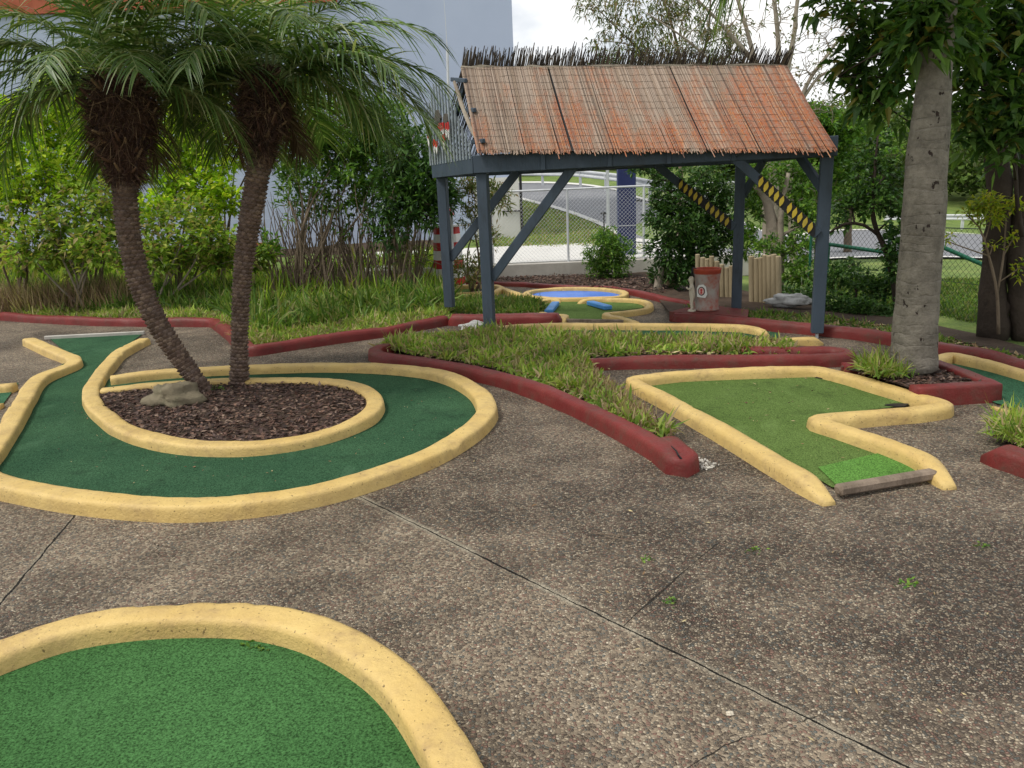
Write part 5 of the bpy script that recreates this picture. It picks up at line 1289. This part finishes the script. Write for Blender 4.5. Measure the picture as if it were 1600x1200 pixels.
E = [('pel', 'bel'), ('bel', 'che'), ('che', 'neck'), ('neck', 'head'), ('head', 'crown'), ('che', 'shl'), ('shl', 'ell'), ('ell', 'hal'), ('che', 'shr'), ('shr', 'elr'), ('elr', 'har'), ('pel', 'hil'), ('hil', 'knl'), ('knl', 'anl'), ('anl', 'tol'), ('pel', 'hir'), ('hir', 'knr'), ('knr', 'anr'), ('anr', 'tor')]
ks = list(J); me = bpy.data.meshes.new('body'); me.from_pydata([[v * H for v in J[k]] for k in ks], [(ks.index(a), ks.index(b)) for a, b in E], [])
o = bpy.data.objects.new('body', me); COL.objects.link(o); me.materials.append(MAT['statue']); o.parent = rt
md = o.modifiers.new('skin', 'SKIN'); md.use_smooth_shade = True
for i, k in enumerate(ks): me.skin_vertices[0].data[i].radius = (rad[k] * H * 1.3,) * 2
me.skin_vertices[0].data[0].use_root = True
o.modifiers.new('sub', 'SUBSURF').levels = 2; o.modifiers['sub'].render_levels = 2
mb = MB(); mb.lathe(c, [(0, 0), (.055, 0), (.05, .018), (0, .018)], 12); mb.build('base', MAT['statue'], rt)
mb = MB(); n = 60; hc = c + Vector((-.03 * H, 0, .90 * H)); d = nrm(rng.normal(0, 1, (n, 3))); d[:, 2] = np.abs(d[:, 2])
for q in d: mb.tube([hc + Vector(q) * .022, hc + Vector(q) * .032], [.008, .004], 5)
mb.build('curly_hair', MAT['statue'], rt)

def palisade(lab, pxs, tops, bots, Y, seed, wpx=8):
    r = random.Random(seed); q = P(pxs[0], bots[0], Y); rt = empty('log_fence', (q.x, q.y, 0), lab, 'log fence', 'palisades of upright logs')
    for i, px in enumerate(pxs):
        a = P(px, bots[i], Y - .35 * i / len(pxs)); b = P(px - 1, tops[i], Y - .35 * i / len(pxs)); rr = wpx / 2 / F_PX * Y * r.uniform(.9, 1.08); a.z = min(a.z, .06) - .02
        mb = MB(); mb.tube([a, a.lerp(b, .5), b.lerp(a, .015), b], [rr, rr * 1.02, rr, rr * .8], 12, jitter=.04); mb.build('log', MAT['log'], rt, smooth=False)
palisade('palisade of pale upright logs right behind the rusty drum', [1091, 1099, 1106, 1113, 1121, 1129, 1137, 1144], [397, 402, 404, 400, 408, 413, 418, 415], [470, 470, 470, 468, 468, 466, 465, 465], 11.9, 1)
palisade('palisade of pale upright logs between the two right shelter posts', [1175, 1183, 1190, 1196, 1203, 1210, 1217], [400, 403, 402, 398, 399, 397, 400], [474, 476, 477, 479, 482, 485, 487], 11.0, 2, 8.5)
palisade('short dark palisade under the leafy tree left of the drum', [1036, 1043, 1050, 1057], [425, 426, 424, 427], [454, 454, 455, 455], 13.3, 3, 7.5)
q = G(1026, 456, 0); mb = MB(); mb.tube([q - up * .05, P(1030, 440, q.y), P(1034, 418, q.y)], [.085, .07, .05], 12, jitter=.3); mb.build('tree_stump', MAT['bark_pale'], None, label='pale leaning stump at the foot of the leafy tree beside the basin', cat='stump')

# ------------------------------------------------------------------ trees and shrubs at the back and right
def tr(pts, Y): return [P(a, b, Y) for a, b in pts]
b = P(948, 438, 14.7); b.z = .03
plant('round_shrub', 'dense rounded green shrub in front of the concrete wall', 'shrub', b, stems(b, tr([(930, 400), (950, 390), (970, 400)], 14.7), .02, .01, 1),
      [lump(948, 372, 14.7, 22, 70, .9), lump(940, 395, 14.6, 33, 160, .9), lump(960, 395, 14.7, 33, 160, .9), lump(950, 420, 14.6, 36, 160, .6)], (.06, .024, 9), MAT['leaf_mid'], MAT['bark'], None, 2, .004, .012, .15, trunkname='stems')
b = P(1085, 462, 12.9); b.z = .02
plant('tree', 'dense dark bushy tree hanging over the basin behind the shelter', 'tree', b, [(tr([(1085, 462), (1082, 420), (1078, 360), (1085, 300)], 12.9), [.09, .08, .06, .04])],
      [lump(1050, 300, 12.9, 32, 80, 1), lump(1100, 290, 12.9, 38, 90, 1), lump(1030, 330, 12.9, 25, 55, 1), lump(1065, 345, 12.7, 38, 120, 1), lump(1110, 350, 12.8, 38, 120, 1), lump(1045, 385, 12.8, 35, 110, 1), lump(1090, 395, 12.7, 38, 110, .9), lump(1050, 425, 12.8, 32, 80, .8), lump(1035, 270, 13.1, 25, 40, .8), lump(1130, 310, 12.9, 35, 90, 1), lump(1140, 375, 12.8, 30, 70, 1), lump(1000, 262, 13.2, 18, 22, .7)],
      (.085, .034, 8), MAT['leaf_dark'], MAT['bark_dark'], 'trees behind the shelter', 3, .006, .03, .3)
b = P(1212, 480, 12.2); b.z = .02
plant('tree', 'green tree with a forked pale trunk between the right shelter posts', 'tree', b, [(tr([(1212, 480), (1210, 420), (1206, 350), (1196, 310), (1180, 290)], 12.2), [.13, .125, .12, .08, .04]), (tr([(1219, 480), (1221, 400), (1220, 340), (1226, 300), (1232, 270)], 12.1), [.05, .05, .05, .04, .03])],
      [lump(1180, 275, 12.3, 30, 55, .9), lump(1230, 270, 12.3, 35, 60, .9), lump(1255, 310, 12.2, 30, 60, 1), lump(1175, 330, 12.6, 25, 40, 1), lump(1260, 350, 12.1, 32, 60, .9), lump(1170, 375, 12.4, 25, 40, .9), lump(1245, 390, 12.0, 30, 55, .8), lump(1200, 385, 11.8, 22, 24, .7), lump(1265, 285, 12.5, 25, 40, 1), lump(1250, 430, 11.6, 32, 60, .8)],
      (.09, .032, 8), MAT['leaf_mid'], MAT['bark_pale'], 'trees behind the shelter', 4, .006, .03, .35)
b = P(1345, 500, 10.2); b.z = .02
plant('shrub', 'broad mass of low dark shrubs behind the right front shelter post', 'shrub', b, stems(b, tr([(1300, 450), (1330, 430), (1370, 440), (1400, 460)], 10.3), .02, .01, 3),
      [lump(1305, 430, 10.4, 25, 55, .9), lump(1310, 480, 10.0, 28, 70, .7), lump(1350, 445, 10.2, 32, 80, .8), lump(1350, 485, 9.8, 32, 80, .6), lump(1395, 450, 10.0, 30, 75, .9), lump(1395, 490, 9.6, 28, 60, .6), lump(1325, 415, 10.6, 20, 24, .7), lump(1260, 470, 10.8, 25, 50, .7), lump(1225, 455, 11.2, 20, 24, .7)],
      (.06, .028, 8), MAT['leaf_dark'], MAT['bark_dark'], None, 5, .004, .012, .3, trunkname='stems')
b = P(1400, 512, 9.7); b.z = .02
plant('tree', 'slender dark leaved tree just left of the ringed palm', 'tree', b, [(tr([(1402, 512), (1398, 450), (1385, 395), (1365, 345), (1366, 280), (1372, 210)], 9.7), [.04, .038, .034, .028, .02, .01]), (tr([(1375, 370), (1350, 352), (1320, 350), (1292, 366)], 9.7), [.02, .02, .018, .012])],
      [lump(1370, 225, 9.8, 20, 16, 1.2), lump(1345, 262, 9.8, 26, 26, .9), lump(1385, 275, 9.7, 28, 34, .9), lump(1365, 310, 9.7, 32, 44, .9), lump(1400, 335, 9.6, 24, 40, 1), lump(1400, 380, 9.6, 22, 44, 1.1), lump(1330, 320, 9.8, 24, 22, .9), lump(1310, 345, 9.8, 18, 12, .8), lump(1400, 415, 9.5, 20, 30, 1)],
      (.065, .036, 8), MAT['leaf_dark'], MAT['bark_dark'], 'trees at the right', 6, .005, .016, .5)
# tall half bare trees behind the roof
b = P(1200, 440, 15.5); b.z = T(b.x, 15.5)
limbs = [[(1200, 440), (1196, 280), (1190, 160), (1180, 100), (1165, 40), (1140, -40)], [(1202, 430), (1205, 250), (1212, 130), (1216, 80), (1212, 20), (1200, -60)], [(1205, 430), (1215, 220), (1228, 120), (1240, 60), (1246, 0), (1260, -70)],
         [(1240, 420), (1236, 220), (1262, 130), (1290, 90), (1320, 50), (1360, 0)], [(1185, 105), (1155, 70), (1120, 30), (1090, 0), (1050, -40)], [(1190, 150), (1130, 110), (1070, 60), (1010, 20)], [(1245, 170), (1280, 120), (1310, 105), (1350, 60)]]
rad_ = [[.10, .09, .08, .06, .04, .03]] * 3 + [[.08, .07, .06, .045, .03, .02], [.05, .04, .03, .02, .015], [.03, .025, .02, .01], [.035, .03, .02, .012]]
plant('tree', 'tall half bare grey branched tree rising behind the right end of the thatched roof', 'tree', b, [(tr(l, 15.5), rad_[i]) for i, l in enumerate(limbs)],
      [lump(1290, 60, 15.5, 55, 70, 1), lump(1310, 120, 15.4, 45, 60, 1), lump(1260, 110, 15.5, 40, 50, 1), lump(1150, 30, 15.5, 50, 50, 1), lump(1220, 30, 15.5, 50, 55, 1), lump(1090, 40, 15.5, 50, 50, 1), lump(1330, 20, 15.4, 45, 45, 1), lump(1280, 170, 15.5, 30, 30, 1)],
      (.09, .03, 4), MAT['leaf_olive'], MAT['bark_pale'], 'trees behind the shelter', 7, .007, .03, .95, bare=.62)
b = P(1060, 430, 16.5); b.z = T(b.x, 16.5)
plant('tree', 'olive tree with drooping narrow leaves above the middle of the thatched roof', 'tree', b, [(tr([(1062, 430), (1064, 250), (1066, 120), (1050, 40), (1020, -40)], 16.5), [.07, .06, .05, .03, .02]), (tr([(1065, 150), (1100, 80), (1110, 0), (1105, -50)], 16.5), [.04, .03, .02, .01]), (tr([(1062, 170), (1010, 90), (970, 50), (930, 10)], 16.5), [.03, .025, .015, .008])],
      [lump(925, 15, 16.5, 24, 20, 1), lump(955, 35, 16.5, 22, 14, 1), lump(940, 65, 16.5, 14, 8, 1), lump(985, 60, 16.5, 30, 26, 1), lump(1020, 30, 16.4, 32, 44, 1.3), lump(1050, 15, 16.4, 30, 40, 1.2), lump(1000, 85, 16.4, 26, 26, .8), lump(1110, 60, 16.4, 26, 30, .8), lump(1150, 55, 16.4, 20, 20, .8), lump(1080, 10, 16.4, 34, 34, 1), lump(1060, 80, 16.4, 26, 26, .7), lump(975, 5, 16.4, 30, 26, .8), lump(1135, 90, 16.4, 20, 18, .7)],
      (.15, .024, 7), MAT['leaf_olive'], MAT['bark'], 'trees behind the shelter', 8, .006, .02, .7, droop=.75)
for (px, py, Y, s_, lab, sd) in ((955, 95, 60, 22, 'distant round green treetop seen just above the left half of the roof ridge', 41), (1285, 190, 19, 34, 'green treetop touching the right end of the roof', 42), (1330, 215, 24, 40, 'green treetop between the roof and the ringed palm', 43)):
    b = P(px, 300, Y); b.z = T(b.x, Y); top = P(px, py, Y)
    plant('tree', lab, 'tree', b, [([b, b.lerp(top, .6), top], [.12, .09, .03])], [(top + Vector((dx * s_ / 1200 * Y, 0, dz * s_ / 1200 * Y)), s_ / 1200 * Y, 90, .8) for dx, dz in ((0, 0), (-.9, -.7), (.9, -.6), (0, -1.3), (-.5, -2.2), (.7, -2.2))], (.13, .07, 8), MAT['leaf_mid'], MAT['bark'], 'trees behind the shelter', sd, .01, .04, .2)
# large leaved dark trees at the right
b = P(1553, 529, 8.1); b.z = .02
big = [(1300, 12, 7.0, 26, 9), (1340, 30, 6.9, 28, 13), (1335, 85, 7.0, 24, 10), (1365, 110, 6.9, 28, 15), (1345, 145, 7.0, 26, 14), (1385, 165, 6.8, 26, 14), (1405, 120, 6.7, 28, 16), (1400, 60, 6.7, 30, 18), (1370, 50, 6.8, 28, 14), (1455, 15, 6.1, 36, 36), (1440, 60, 6.1, 28, 20), (1475, 55, 6.15, 22, 12), (1420, 190, 6.6, 20, 5), (1430, 15, 6.6, 34, 22), (1490, 70, 6.6, 34, 20), (1500, 15, 6.6, 38, 28)]
plant('broadleaf_tree', 'dark trunked tree whose large glossy leaves hang across the top of the ringed palm', 'tree', b,
      [(tr([(1553, 529), (1550, 460), (1556, 390), (1561, 310), (1556, 240), (1552, 160), (1540, 70), (1525, -40)], 8.0), [.16, .125, .12, .115, .105, .09, .06, .03]), ([P(1552, 150, 8.0), P(1490, 80, 7.3), P(1420, 60, 6.9), P(1350, 80, 6.9), P(1310, 120, 7.0)], [.04, .03, .022, .014, .008]), ([P(1545, 80, 8.0), P(1480, 20, 7.3), P(1400, 0, 6.9), P(1320, 5, 7.0)], [.035, .025, .018, .01])],
      [lump(px, py, Y, rp * 1.1, int(n * 0.95), .9) for px, py, Y, rp, n in big], (.135, .055, 6), MAT['leaf_glossy'], MAT['bark_dark'], 'large leaved trees at the right edge', 50, .005, .014, .55, droop=.45)
b = P(1600, 535, 7.9); b.z = .02
big = [(1530, 60, 7.5, 34, 24), (1570, 40, 7.4, 38, 30), (1600, 90, 7.3, 38, 34), (1540, 120, 7.3, 30, 22), (1580, 150, 7.2, 34, 28), (1520, 175, 7.2, 24, 14), (1545, 205, 7.1, 24, 14), (1590, 210, 7.1, 30, 24), (1610, 30, 7.4, 34, 26), (1500, 130, 7.4, 22, 10), (1510, 215, 7.2, 16, 6), (1490, 175, 7.3, 16, 5), (1620, 150, 7.3, 34, 24), (1575, 245, 7.0, 16, 6), (1560, 5, 7.4, 34, 24)]
plant('broadleaf_tree', 'second dark trunk at the right edge with a heavy crown of glossy leaves', 'tree', b,
      [(tr([(1603, 535), (1592, 460), (1590, 390), (1600, 320), (1606, 200), (1600, 80), (1590, -40)], 7.9), [.13, .10, .095, .09, .08, .06, .03]), (tr([(1560, 505), (1578, 470), (1600, 442), (1630, 420)], 7.95), [.05, .05, .045, .04]), (tr([(1597, 370), (1588, 300), (1586, 220), (1590, 120)], 7.6), [.022, .02, .018, .012])],
      [lump(px, py, Y, rp * 1.1, int(n * 0.95), .9) for px, py, Y, rp, n in big], (.135, .055, 6), MAT['leaf_glossy'], MAT['bark_dark'], 'large leaved trees at the right edge', 51, .005, .014, .5, droop=.45)
b = P(1545, 505, 7.75); b.z = .02
plant('sapling', 'lemon green leafy sapling growing in front of the dark right trunk', 'sapling', b, [(tr([(1560, 522), (1558, 460), (1545, 400), (1530, 355), (1510, 335)], 7.75), [.018, .016, .014, .01, .006]), (tr([(1558, 460), (1568, 400), (1572, 340)], 7.75), [.012, .01, .006])],
      [lump(1545, 318, 7.7, 24, 22, .5), lump(1520, 328, 7.7, 18, 12, .6), lump(1578, 325, 7.7, 22, 14, .5), lump(1548, 345, 7.7, 22, 14, .7), lump(1582, 375, 7.7, 12, 4, 1), lump(1550, 385, 7.7, 8, 2, 1), lump(1590, 420, 7.7, 14, 5, 1.2), lump(1475, 375, 7.8, 10, 3, 1)],
      (.07, .022, 8), MAT['leaf_yellow'], MAT['bark'], None, 52, .004, .008, .6, droop=.4)

# ------------------------------------------------------------------ sky and light
SUN_EL, SUN_AZ = 58.0, 248.0     # azimuth clockwise from +Y (the way the camera looks)
w = bpy.data.worlds.new('World'); sc.world = w; w.use_nodes = True; nt = w.node_tree; nt.nodes.clear()
out = nt.nodes.new('ShaderNodeOutputWorld'); bg = nt.nodes.new('ShaderNodeBackground'); sky = nt.nodes.new('ShaderNodeTexSky')
sky.sky_type = 'NISHITA'; sky.sun_disc = False; sky.sun_elevation = R(SUN_EL); sky.sun_rotation = R(SUN_AZ); sky.air_density = 1.0; sky.dust_density = 1.5
tc = nt.nodes.new('ShaderNodeTexCoord'); mp = nt.nodes.new('ShaderNodeMapping'); mp.inputs['Scale'].default_value = (1, 1, 2.2); L_(nt, tc.outputs['Generated'], mp.inputs[0])
cl = ramp(nt, nz(nt, mp.outputs[0], 2.6, 7, 0.55), [(0.36, .45), (0.54, 1)])
cc = ramp(nt, nz(nt, mp.outputs[0], 5.0, 4), [(0.3, (8.2, 8.4, 8.8)), (0.6, (10.8, 10.7, 10.5))])
nt.links.new(mixc(nt, cl, sky.outputs[0], cc), bg.inputs[0]); bg.inputs[1].default_value = 0.1
nt.links.new(bg.outputs[0], out.inputs[0])
sd = bpy.data.lights.new('sun', 'SUN'); sd.energy = 2.3; sd.angle = R(14); sd.color = (1, .95, .87)
so = bpy.data.objects.new('sun', sd); COL.objects.link(so)
az, el = R(SUN_AZ), R(SUN_EL); dirv = Vector((math.sin(az) * math.cos(el), math.cos(az) * math.cos(el), math.sin(el)))
so.rotation_euler = (-dirv).to_track_quat('-Z', 'Y').to_euler(); so.location = (0, 0, 30)
vs_ = sc.view_settings; vs_.view_transform = 'Standard'; vs_.look = 'None'; vs_.gamma = 1; vs_.exposure = 0.22
sc.cycles.max_bounces = 6; sc.cycles.transparent_max_bounces = 6; sc.cycles.diffuse_bounces = 3; sc.cycles.glossy_bounces = 2; sc.cycles.transmission_bounces = 3
